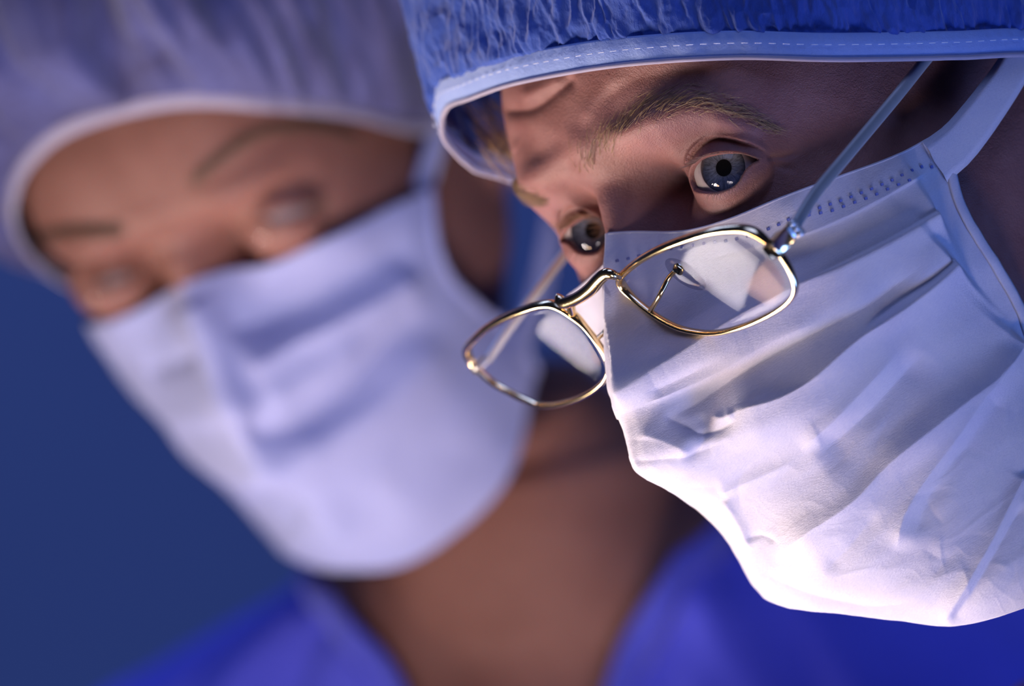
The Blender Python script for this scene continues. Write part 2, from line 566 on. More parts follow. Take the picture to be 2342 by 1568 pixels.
def sculpt(P, Nn, strokes, facing=0.1):
    """P (N,3) studio points, Nn normals.  Each stroke: (pixel polyline, amplitude mm, width above, width below, taper in, taper out)
    lifts (or sinks) the surface along its normal with a crest on the line."""
    px = proj(P); out = np.zeros(len(P))
    view = unit(np.array([0, 0, DIST]) - P)
    fw = sstep(0.0, facing + 0.15, (view * Nn).sum(1))
    for st in strokes:
        pts, amp, wa, wb = st[:4]; ti, to = (st[4], st[5]) if len(st) > 5 else (0.15, 0.15)
        sharp = st[6] if len(st) > 6 else 1.35
        pts = np.asarray(pts, float); m = 3.2 * max(wa, wb)
        lo = pts.min(0) - m; hi = pts.max(0) + m
        k = np.where((px[:, 0] > lo[0]) & (px[:, 0] < hi[0]) & (px[:, 1] > lo[1]) & (px[:, 1] < hi[1]) & (fw > 0))[0]
        if not len(k):
            continue
        d, s, e = stroke_field(px[k], pts)
        w = np.where(d < 0, wa, wb)
        f = np.exp(-(np.abs(d) / w) ** sharp) * np.exp(-(e / (0.6 * min(wa, wb))) ** 2)
        tp = (sstep(0, ti, s) if ti > 0 else 1) * (1 - sstep(1 - to, 1, s) if to > 0 else 1)
        out[k] += amp * f * tp * fw[k]
    return P + Nn * out[:, None]


def dens(knots, n):
    """sample positions from (position, spacing) knots"""
    k = np.array(knots, float)
    x = np.linspace(k[0, 0], k[-1, 0], 20001)
    rho = 1 / np.interp(x, k[:, 0], k[:, 1])
    c = np.r_[0, np.cumsum((rho[1:] + rho[:-1]) / 2 * np.diff(x))]
    n = n or int(c[-1])
    return np.interp(np.linspace(0, c[-1], n), c, x)


def build_head(h, rows, cols, sc, eyes, brow=1.0):
    """head-frame grid of the skin incl. lids; eyes: list of dicts"""
    x, y, z = head_pts(rows, cols, sc)
    front = sstep(-35, -5, z)
    # brow ridges, glabella, forehead bosses, cheeks, mouth
    for s in (-1, 1):
        z = z + front * (4.6 * brow * gz(x, y, s * 27, 16, 16, 6.0) + 2.0 * brow * gz(x, y, s * 47, 13, 10, 8)
                         + 2.5 * gz(x, y, s * 40, -26, 15, 13)
                         - 8.5 * gz(x, y, s * 16.5, 0, 6.0, 9) - 2.5 * gz(x, y, s * 33, 6, 13, 7) + 2.0 * gz(x, y, s * 31, -13, 14, 5) + 5.0 * gz(x, y, s * 49, -2, 8, 15))
        x = x - s * 3.0 * gz(z, y, -38, 22, 22, 20) * (x * s > 0)      # temple hollow
        x = x + s * 3.0 * gz(z, y, -30, -18, 22, 9) * (x * s > 0)      # cheek bone
        # ear: a raised flap with a hollow, behind the jaw joint
        ex, ey = (z + 98), (y + 18)
        ear = np.exp(-((ex / 15) ** 2 + (ey / 26) ** 2) ** 2)
        bowl = np.exp(-(((ex + 1) / 8) ** 2 + ((ey - 2) / 15) ** 2) ** 2)
        x = x + s * (x * s > 20) * (15 * ear - 9 * bowl)
    z = z + front * 3.0 * brow * gz(x, y, 0, 18, 9, 7)
    nz = herm(NOSE[:, 0], NOSE[:, 1:], y)
    z = z + front * nz[..., 0] * np.exp(-(np.abs(x) / nz[..., 1]) ** 2.3)
    z = z + front * (2.5 * gz(x, y, 0, -66, 18, 6) + 2.5 * gz(x, y, 0, -77, 16, 5) - 2.5 * gz(x, y, 0, -72, 16, 2))
    # eyes: lids drawn over each eyeball, in the eye's own frame (u across, v up, w outwards)
    for e in eyes:
        c = e['c']; A, W = e['A'], e['W']
        px_, py_, pz_ = x - c[0], y - c[1], z - c[2]
        u = px_ * A[0] + pz_ * A[2]; v = py_; w0 = px_ * W[0] + pz_ * W[2]
        near = (np.abs(u) < 24) & (np.abs(v) < 26) & (w0 > -25)
        Rl = 13.4
        q = Rl * Rl - u * u - v * v
        lid = np.where(q > 0, np.sqrt(np.maximum(q, 0)), -np.sqrt(np.maximum(-q, 0)) * 3)
        ww = smax(w0, lid, 2.4 + 2.4 * sstep(1, -4, v) + 4.0 * sstep(4, 12, u * np.sign(c[0])))
        # upper fold: the skin above the crease hangs over the lid
        cr = e['crease']; o = np.argsort(cr[:, 0])
        yc = np.interp(u, cr[o, 0], cr[o, 1])
        lo, hi = cr[:, 0].min(), cr[:, 0].max()
        win = sstep(lo - 1, lo + 4, u) * (1 - sstep(hi - 6, hi + 2, u))
        d = v - yc
        hood = e.get('hood', 2.2) * sstep(-0.35, 0.5, d) * np.exp(-np.maximum(d, 0) / 7.5) * win * (1 - sstep(15, 24, v))
        groove = -0.5 * np.exp(-((d + 0.7) / 0.7) ** 2) * win
        ww = ww + hood + groove
        sd = poly_sd(u, v, e['open'])
        sink = sstep(-0.15, 1.0, -sd)
        rim = 0.3 * np.exp(-((sd - 0.5) / 0.5) ** 2)                   # the lid margin's soft lip
        med = -u * np.sign(c[0])
        ww = ww + rim - sink * np.interp(med, [7.5, 10.5], [5.0, 1.6])
        dw = np.where(near, ww - w0, 0)
        x = x + dw * W[0]; z = z + dw * W[2]
    return np.stack([x, y, z], -1)


def crease_line(k):
    k = k[np.argsort(k[:, 0])]; k = k[k[:, 0] > -3.5]
    return catmull(np.vstack([[-15, 1.0], [-11, 4.5], [-6.5, 7.6], k]), 80)


def eye_shapes(h, side, up, low, crease, R=13.2, shift=0.0, beta=28.0):
    """lid opening and crease traced as pixel lines, dropped on the eyeball; shift mm along the picture's x"""
    c = np.array([side * h.ipd / 2, 0, 0]) + np.array([shift, 0, 0]) @ h.R.T
    b = math.radians(beta)
    A = np.array([math.cos(b), 0, -math.sin(b)]); W = np.array([math.sin(b), 0, math.cos(b)])
    u = on_sphere(h, up, c, R) - c; l = on_sphere(h, low, c, R) - c; k = on_sphere(h, crease, c, R + 0.8) - c
    f = lambda q: np.stack([q @ A, q[:, 1]], -1)
    uc = catmull(f(u), 30); lc = catmull(f(l), 30)
    return dict(c=c, A=A, W=W, open=np.vstack([uc, lc[::-1]]), crease=crease_line(f(k)), up3=u, low3=l)


def make_eye(parent, C, gaze, R=12.0, iris_r=6.45, pupil_r=2.3):
    """eyeball with iris and pupil, cornea as its own clear dome"""
    g = unit(gaze)
    a = unit(np.cross([0, 1, 0], g)); b = np.cross(g, a)
    nseg = 72
    an = np.linspace(0, 2 * np.pi, nseg, endpoint=False)
    lim = math.asin(iris_r / R)
    prof = [(0.0, R * math.cos(lim) - 0.55, 0), (pupil_r, R * math.cos(lim) - 0.5, 0.34)]
    for t in np.linspace(0.1, 1, 9):
        prof.append((pupil_r + (iris_r - pupil_r) * t, R * math.cos(lim) - 0.5 + 0.5 * t * t, 0.34 + 0.66 * t))
    for t in np.linspace(lim, math.pi, 34)[1:]:
        prof.append((R * math.sin(t), R * math.cos(t), 1.2))
    V = []; UV = []
    for r, zz, uu in prof:
        V.append(C + r * np.cos(an)[:, None] * a + r * np.sin(an)[:, None] * b + zz * g)
        UV.append(np.stack([an / (2 * np.pi), np.full(nseg, uu)], -1))
    F = grid_faces(len(prof), nseg, True)
    ring = np.arange(len(F)) // nseg
    fm = np.where(ring < 1, 2, np.where(ring < 10, 1, 0))
    eye = mesh_obj('eyeball', np.vstack(V), F, None, parent, mats=[M_SCLERA, M_IRIS, M_PUPIL], fmat=fm, uv=np.vstack(UV))
    Rc = 7.9; hc = math.sqrt(R * R - (iris_r + 0.2) ** 2) - math.sqrt(Rc * Rc - (iris_r + 0.2) ** 2)
    V = []
    for t in np.linspace(0.0, math.asin((iris_r + 0.2) / Rc), 18):
        V.append(C + Rc * math.sin(t) * (np.cos(an)[:, None] * a + np.sin(an)[:, None] * b) + (hc + Rc * math.cos(t)) * g)
    mesh_obj('cornea', np.vstack(V), grid_faces(18, nseg, True), M_CORNEA, eye)
    return eye


class Surf:
    """pixel -> point lookup on the camera side of a surface"""
    def __init__(s, P, N, zone=None):
        view = unit(np.array([0, 0, DIST]) - P)
        ok = (view * N).sum(-1) > 0.02
        px = proj(P)
        if zone is not None:
            ok &= (px[:, 0] > zone[0]) & (px[:, 0] < zone[2]) & (px[:, 1] > zone[1]) & (px[:, 1] < zone[3])
        s.P = P[ok]; s.N = N[ok]; s.px = px[ok]
        s.kd = KDTree(len(s.P))
        for i, q in enumerate(s.px):
            s.kd.insert((q[0], q[1], 0), i)
        s.kd.balance()

    def at(s, p):
        r = s.kd.find_n((p[0], p[1], 0), 6)
        zmax = max(s.P[i][2] for _, i, _ in r)
        r = [(d, i) for _, i, d in r if s.P[i][2] > zmax - 4.0]
        w = np.array([1 / (d + 0.3) for d, _ in r]); w /= w.sum()
        ii = [i for _, i in r]
        return (s.P[ii] * w[:, None]).sum(0), unit((s.N[ii] * w[:, None]).sum(0))


def strands(items, seg=4, sides=3):
    """items: (root, mid, tip, radius); tapered hairs joined into one mesh"""
    parts = []
    for r0, m0, t0, rad in items:
        t = np.linspace(0, 1, seg + 1)[:, None]
        path = (1 - t) ** 2 * r0 + 2 * t * (1 - t) * m0 + t * t * t0
        parts.append(tube(path, rad * (1 - 0.85 * t[:, 0]), sides))
    return join(parts)


# ------------------------------------------------------------------ torso (torso frame, mm)
TT = np.array([  # rho, y, half width, half depth, z centre
    [0, 26, 56, 55, 0], [.12, 6, 60, 58, 0], [.24, -10, 78, 60, -2], [.36, -24, 112, 63, -5], [.48, -42, 155, 67, -8],
    [.58, -66, 185, 76, -8], [.68, -110, 200, 92, -4], [.8, -220, 190, 118, 5], [1, -470, 165, 112, 0]], float)


def torso_pts(fr, rho, phi, off=0.0):
    T = herm(TT[:, 0], TT[:, 1:], rho)
    y, w, d, zc = [T[..., i] for i in range(4)]
    n = 2.2
    s, c = np.sin(phi), np.cos(phi)
    r = ((np.abs(s) / (w + off)) ** n + (np.abs(c) / (d + off)) ** n) ** (-1 / n)
    P = np.stack([r * s, y + off * 0.5 + 0 * s, zc + r * c], -1)
    return fr.O + P @ fr.R


def torso_frame(O, up, fwd):
    f = Node(); f.O = np.asarray(O, float); U = unit(up); F = np.asarray(fwd, float); F = unit(F - U * (F @ U)); E = np.cross(U, F)
    f.R = np.stack([E, U, F]); return f


def build_body(name, h, G, th, fr, mat, parent):
    """one continuous skin: head rows, then the neck lofted into the torso"""
    nr, nc = G.shape[:2]
    last = to_st(h, G[-1])
    neck_t = torso_pts(fr, np.zeros(nc), th)
    rows = []
    for t in np.linspace(0, 1, 13)[1:]:
        e = t * t * (3 - 2 * t)
        rows.append(last * (1 - e) + neck_t * e)
    for r in np.linspace(0, 1, 26)[1:]:
        rows.append(torso_pts(fr, np.full(nc, r), th))
    P = np.concatenate([to_st(h, G), np.stack(rows)], 0)
    return P


def shirt(parent, fr, neck, label, mat=M_SCRUB, trim=M_TRIM, n=220, m=70, off=5.0, folds=2.5, seed=3):
    """scrub top: torso surface a little proud of the skin, from the neckline down"""
    phi = np.linspace(-np.pi, np.pi, n, endpoint=False)
    rn = neck(phi)
    t = np.linspace(0, 1, m) ** 1.2
    rho = rn[None] + (1 - rn[None]) * t[:, None]
    ph = np.broadcast_to(phi, rho.shape)
    P = torso_pts(fr, rho, ph, off)
    N = grid_normals(P, True)
    cen = fr.O
    sg = np.sign(((P - cen) * N).sum(-1).mean())
    N = N * sg
    k = vnoise(ph * 5, rho * 4, seed=seed) + 0.6 * vnoise(ph * 11 + 3 * rho, rho * 5, seed=seed + 1)
    P = P + N * (folds * k * sstep(0, 0.1, t)[:, None])[..., None]
    s = mesh_obj('scrub_top', P, out_faces(P, True), mat, parent)
    sol = s.modifiers.new('thickness', 'SOLIDIFY'); sol.thickness = 0.0012; sol.offset = -1
    ring = torso_pts(fr, rn, phi, off + 1.5)
    V, F = tube(ring, 4.2, 8, True, (0.55, 1.4), fr.R[1])
    mesh_obj('neckband', V, F, trim, s)
    return s


# ================================================================== THE SETTING
def wall_mat():
    m, nt, out = new_mat('wall_paint')
    n = noise(nt, objco(nt), 2.2, 3, 0.5)
    r = ramp(nt, n.outputs[0], [(0.3, (0.16, 0.20, 0.34)), (0.7, (0.19, 0.23, 0.38))])
    b = principled(nt, out, Roughness=0.9); nt.links.new(r.outputs[0], b.inputs['Base Color'])
    return m


def floor_mat():
    m, nt, out = new_mat('floor_vinyl')
    n = noise(nt, objco(nt), 60, 4, 0.6)
    r = ramp(nt, n.outputs[0], [(0.4, (0.10, 0.12, 0.18)), (0.6, (0.16, 0.18, 0.24))])
    b = principled(nt, out, Roughness=0.5); nt.links.new(r.outputs[0], b.inputs['Base Color'])
    return m


def slab(name, c, hx, hy, hz, mat):
    V, F = box(np.array(c, float), np.array([1, 0, 0.]), np.array([0, 1, 0.]), np.array([0, 0, 1.]), hx, hy, hz, 0.02)
    o = mesh_obj(name, V, F, mat, studio=False, smooth=False)
    o['kind'] = 'structure'
    return o


slab('wall_back', (0, 1.85, 1.35), 3.2, 0.05, 1.45, wall_mat())
slab('floor', (0, -0.2, -0.05), 3.2, 2.1, 0.05, floor_mat())

# ================================================================== THE SURGEON IN FRONT
him = person_root('person', (0.55, 0.15, 0.0), 'surgeon in deep blue cap and pleated white mask looking up over low gold glasses')

EYE_SHIFT = 4.3
eL = eye_shapes(HIM, 1,
                [(1588, 436), (1577, 402), (1601, 364), (1632, 351), (1667, 348), (1696, 351), (1720, 358), (1741, 366)],
                [(1588, 436), (1616, 440), (1646, 439), (1680, 425), (1696, 404), (1705, 388), (1719, 375), (1741, 366)],
                [(1540, 398), (1541, 368), (1554, 341), (1585, 324), (1626, 316), (1667, 316), (1708, 324), (1739, 335), (1772, 354)], shift=EYE_SHIFT)
eR = eye_shapes(HIM, -1,
                [(1276, 552), (1298, 519), (1322, 500), (1346, 491), (1372, 500), (1392, 540)],
                [(1276, 552), (1299, 557), (1320, 576), (1350, 581), (1374, 572), (1392, 540)],
                [(1254, 520), (1262, 496), (1288, 477), (1318, 471), (1342, 482), (1372, 490)], shift=EYE_SHIFT)
th_h = dens([(-np.pi, .05), (-1.5, .03), (-1.15, .008), (-0.9, .0045), (0.75, .0042), (1.0, .009), (1.4, .012), (1.8, .03), (np.pi, .05)], None)[:-1]
yy_h = -dens([(-130, 4), (-75, 2.5), (-55, .8), (-46, .42), (20, .42), (32, 1.2), (70, 2.0), (130, 2.5)], None)
G = build_head(HIM, yy_h, th_h, 1.0, [eL, eR], 1.0)
T_HIM = torso_frame(to_st(HIM, [4, -180, -150]) + np.array([2, 8, 0]), (-0.10, 1, 0.0), (-0.75, 0, 0.65))
P = build_body('body', HIM, G, th_h, T_HIM, M_SKIN, him)
N = grid_normals(P, True)
if ((P[100] - P[100].mean(0)) * N[100]).sum() < 0:
    N = -N
nH = len(yy_h)
shape = P.shape
FURROWS = [
    # pixel line, mm, width above, width below, tapers
    ([(1066, 250), (1120, 253), (1170, 254), (1209, 250), (1239, 234), (1275, 204), (1318, 172)], -1.5, 26, 16, .1, .1),
    ([(1180, 228), (1235, 206), (1290, 176)], 0.9, 18, 14, .3, .2, 1.9),
    ([(1352, 268), (1382, 222), (1425, 190), (1490, 168), (1570, 158), (1680, 160)], -1.3, 34, 26, .2, .25, 1.9),
    ([(1395, 315), (1440, 250), (1500, 212), (1580, 195), (1660, 205)], -2.0, 40, 22, .2, .3, 1.9),
    ([(1330, 300), (1352, 240), (1390, 195), (1440, 160)], 0.7, 22, 14, .3, .3, 1.9),
    ([(1150, 300), (1210, 330), (1240, 380)], -0.8, 30, 30, .3, .3, 1.9),
    ([(1250, 300), (1290, 350), (1300, 420)], -0.7, 26, 26, .3, .3, 1.9),
    ([(1140, 330), (1180, 350)], 0.5, 20, 20, .3, .3, 1.9),
    ([(1600, 480), (1660, 484), (1720, 462)], -0.35, 9, 9, .3, .3, 1.9),
    ([(1600, 462), (1650, 468), (1700, 452)], -0.25, 6, 6, .3, .3, 1.9),
    ([(1754, 360), (1790, 358), (1835, 345)], -0.5, 8, 8, .1, .4, 1.9),
    ([(1760, 372), (1800, 385), (1830, 388)], -0.35, 8, 8, .2, .4, 1.9),
    ([(1600, 272), (1680, 280), (1760, 312)], 0.9, 26, 22, .3, .3, 1.9),
]
flat = P[:nH].reshape(-1, 3)
flat = sculpt(flat, N[:nH].reshape(-1, 3), FURROWS)
pp = proj(flat)
pore = vnoise(pp[:, 0] / 7, pp[:, 1] / 7, flat[:, 2] / 2, 5) * 0.012 + vnoise(pp[:, 0] / 22, pp[:, 1] / 22, flat[:, 2] / 5, 6) * 0.04
flat = flat + N[:nH].reshape(-1, 3) * pore[:, None]
P = np.concatenate([flat.reshape(nH, -1, 3), P[nH:]], 0)
body = mesh_obj('body', P, out_faces(P, True), M_SKIN, him)
N = grid_normals(P, True)
if ((P[100] - P[100].mean(0)) * N[100]).sum() < 0:
    N = -N
SKIN = Surf(P[:nH].reshape(-1, 3), N[:nH].reshape(-1, 3), (1000, 60, 2342, 720))

CAMP = np.array([0, 0, DIST])
for e in (eL, eR):
    make_eye(him, to_st(HIM, e['c']), (-EYE_SHIFT / 10.4, 0.0, math.sqrt(1 - (EYE_SHIFT / 10.4) ** 2)))


# ---- eyebrows and lashes
def brow_hairs(surf, spine, wid, n, ang, length, seed, rad=0.075):
    r = np.random.default_rng(seed)
    sp = catmull(spine, 200); tg = unit(np.gradient(sp, axis=0))
    items = []
    for _ in range(n):
        u = r.random() ** 0.9
        i = min(int(u * 199), 199)
        w = np.interp(u, [0, .25, .7, 1], wid)
        nrm = np.array([-tg[i, 1], tg[i, 0]])
        off = r.normal() * 0.42
        p = sp[i] + nrm * off * w
        a = np.interp(u, [0, .3, .7, 1], ang) + r.normal() * 0.22 + off * 0.25
        ca, sa = math.cos(a), math.sin(a)
        d = np.array([tg[i, 0] * ca + tg[i, 1] * sa, -tg[i, 0] * sa + tg[i, 1] * ca])
        L = np.interp(u, [0, .3, .8, 1], length) * (0.7 + 0.6 * r.random())
        P0, N0 = surf.at(p)
        P1, N1 = surf.at(p + d * L * 0.5)
        P2, N2 = surf.at(p + d * L)
        lift = 0.5 + 0.8 * r.random()
        items.append((P0 - N0 * 0.3, P1 + N1 * lift * 1.3, P2 + N2 * lift * (0.5 + r.random()), rad * (0.8 + 0.5 * r.random())))
    return items


SPL = [(1330, 402), (1362, 350), (1410, 303), (1470, 262), (1540, 238), (1620, 238), (1700, 262), (1775, 298)]
V, F = strands(brow_hairs(SKIN, SPL, [46, 42, 36, 14], 330, [0.45, 0.28, 0.1, 0.02], [42, 60, 55, 30], 11))
mesh_obj('eyebrow', V, F, M_BROW, him)
V, F = strands(brow_hairs(SKIN, SPL, [38, 32, 22, 8], 130, [0.4, 0.25, 0.08, 0.0], [38, 52, 42, 25], 12))
mesh_obj('eyebrow_underlayer', V, F, M_BROWD, him)
SPR = [(1262, 462), (1220, 448), (1180, 438), (1150, 428), (1132, 432)]
V, F = strands(brow_hairs(SKIN, SPR, [16, 22, 26, 16], 200, [0.3, 0.2, 0.1, 0.0], [36, 40, 36, 20], 13))
mesh_obj('eyebrow', V, F, M_BROW, him)
V, F = strands(brow_hairs(SKIN, SPR, [16, 22, 26, 16], 220, [0.3, 0.2, 0.1, 0.0], [34, 38, 34, 20], 14))
mesh_obj('eyebrow_underlayer', V, F, M_BROWD, him)


def lashes(h, e, which, n, L, seed, curl, spread=0.5, rad=0.075):
    r = np.random.default_rng(seed)
    pts = catmull(e['up3'] if which > 0 else e['low3'], 120)
    C = e['c']; items = []
    for i in range(n):
        u = 0.34 + 0.62 * (i + r.random() * 0.8) / n
        p = pts[int(u * 119)]; d = unit(p)
        base = C + d * 13.6
        out = unit(d * 1.0 + np.array([spread * (u - 0.5) * 2 * np.sign(C[0]) + r.normal() * 0.16, which * curl * 0.5, 0.25]))
        l = L * (0.7 + 0.5 * r.random()) * (0.6 + 0.4 * math.sin(math.pi * u))
        m = base + unit(out * np.array([1, 0.3, 1]) + np.array([0, -which * 0.25, 0])) * l * 0.55
        t = base + out * l + np.array([0, which * curl * l * 0.35, 0])
        items.append((to_st(h, base - d * 0.3), to_st(h, m), to_st(h, t), rad))
    return items


V, F = strands(lashes(HIM, eL, 1, 80, 6.0, 21, -0.45) + lashes(HIM, eL, -1, 45, 4.0, 22, 0.5), 5)
mesh_obj('eyelashes', V, F, M_LASH, him)
V, F = strands(lashes(HIM, eR, 1, 90, 8.0, 23, -0.15, 0.9) + lashes(HIM, eR, -1, 40, 4.0, 24, 0.5), 5)
mesh_obj('eyelashes', V, F, M_LASH, him)

# ---- face mask
MS = {  # head-frame y: half section (x, z) from the face's middle to its side
    4: [(0, 15), (6, 11), (14, 5), (28, 10), (40, 8), (52, -3), (61, -21), (67, -46), (70, -72)],
    -6: [(0, 20.5), (6, 15.5), (14, 9), (28, 11), (40, 9), (52, -2), (61, -20), (68, -46), (70, -72)],
    -18: [(0, 26), (4, 23.8), (8, 20.5), (16, 14), (28, 9.5), (40, 6), (53, -2), (62, -19), (69, -46), (70, -72)],
    -30: [(0, 30.5), (4, 28.3), (8, 25), (19, 16.5), (30, 9.5), (42, 3), (54, -6), (63, -21), (69, -46), (69, -72)],
    -40: [(0, 34), (4, 32), (9, 27.7), (20, 19.5), (32, 11), (44, 3), (55, -8), (63, -23), (68, -46), (68, -72)],
    -47: [(0, 35.5), (4, 33.6), (10, 28.8), (22, 20.2), (34, 11.5), (45, 3), (55, -9), (62, -24), (67, -46), (67, -72)],
    -54: [(0, 33), (5, 31), (10, 27.3), (22, 19), (34, 10.5), (45, 1.5), (54, -11), (61, -26), (65, -46), (66, -72)],
    -62: [(0, 34), (5, 32.3), (11, 27.8), (23, 18.6), (34, 9.8), (44, 1), (53, -12), (59, -27), (63, -46), (64, -70)],
    -69: [(0, 34.8), (5, 33), (12, 27.6), (24, 18), (34, 9.6), (43, 0.5), (51, -12), (57, -28), (61, -46), (62, -68)],
    -76: [(0, 26.5), (6, 24.5), (12, 20.6), (24, 12), (34, 5), (43, -3.5), (50, -14), (56, -29), (60, -46), (61, -66)],
    -84: [(0, 18.5), (6, 16.6), (12, 13.5), (24, 6.5), (34, 0), (42, -7.5), (50, -18), (56, -31), (59, -46), (60, -64)],
    -94: [(0, 12.5), (6, 10.8), (12, 8), (24, 2), (34, -5), (42, -12.5), (50, -23), (55, -34), (59, -48), (60, -62)],
    -106: [(0, 8), (6, 6.6), (12, 4.2), (24, -1.5), (34, -9), (42, -17), (49, -26), (54, -37), (58, -50), (60, -62)],
    -118: [(0, 0), (6, -1), (12, -3), (24, -8.5), (34, -15), (42, -22), (49, -31), (54, -40), (57, -50), (59, -62)],
    -128: [(0, -10), (6, -10.6), (12, -12), (24, -16), (34, -21), (42, -27), (49, -35), (53, -42), (56, -52), (58, -62)],
    -137: [(0, -22), (6, -22.3), (12, -23), (22, -25), (32, -29), (40, -34), (47, -40), (51, -46), (54, -54), (56, -63)]}


def mask_surface(sections, zc=-75.0, slack=1.0):
    ys = np.array(sorted(sections)); thk = np.radians(np.linspace(0, 88, 45)); R = []
    for yv in ys:
        q = np.array(sections[yv], float)
        t = np.arctan2(q[:, 0], q[:, 1] - zc); r = np.hypot(q[:, 0], q[:, 1] - zc)
        R.append(herm(np.r_[-t[1], t], np.r_[r[1], r], thk) if False else np.interp(thk, t, herm(t, r, t)) if False else herm(t, r, thk))
    R = np.array(R)

    def f(y, th):
        rr = herm(ys, R, y)                       # (..., 45)
        a = np.abs(th) / thk[1]; i = np.clip(a.astype(int), 0, 43); w = np.clip(a - i, 0, 1)
        r = np.take_along_axis(rr, i[..., None], -1)[..., 0] * (1 - w) + np.take_along_axis(rr, i[..., None] + 1, -1)[..., 0] * w
        X = r * np.sin(th)
        far = slack * np.interp(y, [-95, -72, -47, -20], [0.28, 0.22, 0.10, 0.0]) * np.maximum(-X, 0) * (1 - sstep(30, 60, -X) * 0.6)
        return np.stack([X, y, zc + r * np.cos(th) - far], -1)
    return f


TOPK = np.radians([0, 3, 9.6, 23.5, 35, 45.7, 55, 67.6, 80]); TOPV = [-5.5, -7, -11, -14.5, -14, -13.4, -12.6, -9.4, -7]
BOTK = np.radians([-80, -40, -12, 0, 15, 28, 45, 65, 80]); BOTV = [-112, -110, -112, -117, -127, -134, -137, -136, -132]


def mask_grid(surf, us, ts, topk, topv, botk, botv, endk, endv):
    U, T = np.meshgrid(us, ts)
    th = U * np.radians(herm(endk, endv, T))
    yt = herm(topk, topv, np.abs(th)); yb = herm(botk, botv, th)
    return surf(yt + (yb - yt) * T, th)


us = dens([(-1, .02), (-.5, .008), (-.1, .003), (1, .0032)], None)
ts = dens([(0, .002), (.2, .0024), (1, .0027)], None)
mask_f = mask_surface(MS)
MP = to_st(HIM, mask_grid(mask_f, us, ts, TOPK, TOPV, BOTK, BOTV, [0, .15, .44, .8, 1], [67.6, 66, 74, 76, 76]))
MN = grid_normals(MP)
ctr = to_st(HIM, [0, -60, -75])
if ((MP - ctr) * MN).sum() < 0:
    MN = -MN
PLEATS = [
    # crest 1: nose tip to the side edge, the panel above it hollow
    ([(1392, 893), (1452, 876), (1626, 782), (1826, 660), (2016, 558), (2150, 482)], 6.0, 80, 60, .04, .03, 1.1),
    ([(1450, 800), (1600, 720), (1800, 610), (1980, 530), (2120, 455)], -2.2, 60, 45, .15, .1, 1.6),
    ([(1830, 650), (1930, 598), (2030, 546), (2150, 476)], -1.8, 16, 6, .3, .05, 1.2),
    ([(1960, 752), (2050, 690), (2120, 640), (2178, 590)], -2.2, 18, 6, .3, .04, 1.2),
    # valley and crest 2
    ([(1520, 965), (1640, 890), (1760, 815), (1900, 742), (2010, 680), (2110, 600)], -2.6, 30, 44, .12, .15, 1.3),
    ([(1600, 975), (1700, 942), (1818, 897), (1972, 762), (2100, 671), (2182, 592)], 5.6, 70, 60, .2, .03, 1.1),
    ([(1640, 850), (1780, 775), (1900, 720)], 0.9, 22, 18, .3, .3),
    # crest 3
    ([(1826, 1022), (1900, 960), (1980, 880), (2060, 790)], 1.4, 28, 22, .15, .3, 1.2),
    ([(1860, 1050), (1950, 980), (2040, 890), (2120, 800)], -2.2, 26, 50, .2, .2, 1.5),
    ([(1758, 1285), (1850, 1215), (1948, 1143), (2049, 1037), (2232, 895), (2342, 775)], 4.6, 65, 55, .15, .03, 1.1),
    ([(1930, 1130), (2040, 1000), (2150, 890)], -1.2, 40, 40, .3, .3, 1.6),
    # crest 4
    ([(2048, 1262), (2076, 1160), (2180, 1000), (2260, 880), (2324, 795)], 1.7, 26, 40, .1, .1, 1.1),
    ([(2090, 1240), (2130, 1130), (2220, 1000), (2300, 880)], -1.1, 26, 34, .15, .2, 1.5),
    ([(2150, 1425), (2200, 1350), (2265, 1240), (2342, 1080)], 1.5, 18, 26, .1, .05, 1.1),
    ([(2170, 1425), (2225, 1350), (2290, 1240), (2342, 1150)], -1.2, 14, 20, .1, .1),
    ([(1885, 1310), (1960, 1230), (2020, 1150)], -0.9, 26, 24, .2, .3),
    # bow-tie crease beside the mouth
    ([(1518, 948), (1560, 972), (1600, 990), (1640, 984), (1700, 955)], -1.2, 16, 13, .15, .2, 1.2),
    ([(1600, 940), (1612, 990), (1590, 1040), (1560, 1050)], -0.8, 16, 12, .2, .3),
    ([(1620, 950), (1660, 958), (1690, 945)], 0.9, 14, 12, .3, .3),
    ([(1460, 990), (1530, 1015), (1585, 1035)], 1.2, 26, 20, .2, .2),
    ([(1440, 1055), (1500, 1052), (1590, 1040), (1680, 1000)], -0.9, 16, 20, .1, .3),
    ([(1640, 1130), (1720, 1095), (1830, 1040)], 0.8, 16, 14, .1, .4),
    ([(1655, 1140), (1690, 1200), (1720, 1260)], 0.9, 12, 14, .1, .2),
    ([(1700, 1235), (1745, 1225), (1790, 1245)], -0.5, 8, 10, .2, .3),
    ([(1480, 895), (1560, 862), (1660, 815)], -0.6, 12, 12, .2, .4),
    ([(1470, 925), (1580, 880), (1700, 820)], 0.7, 14, 12, .2, .4),
    # fold of the top band
    ([(1600, 600), (1740, 560), (1844, 532), (1959, 484), (2060, 430), (2120, 392)], 0.7, 22, 5, .2, .05, 1.2),
    ([(1700, 1450 - 60), (1850, 1420), (1960, 1400)], -0.5, 14, 14, .2, .3),
    ([(1720, 1290), (1800, 1340), (1900, 1370), (2000, 1390), (2120, 1370)], -0.8, 18, 26, .2, .3),
]
rc_ = np.random.default_rng(77)
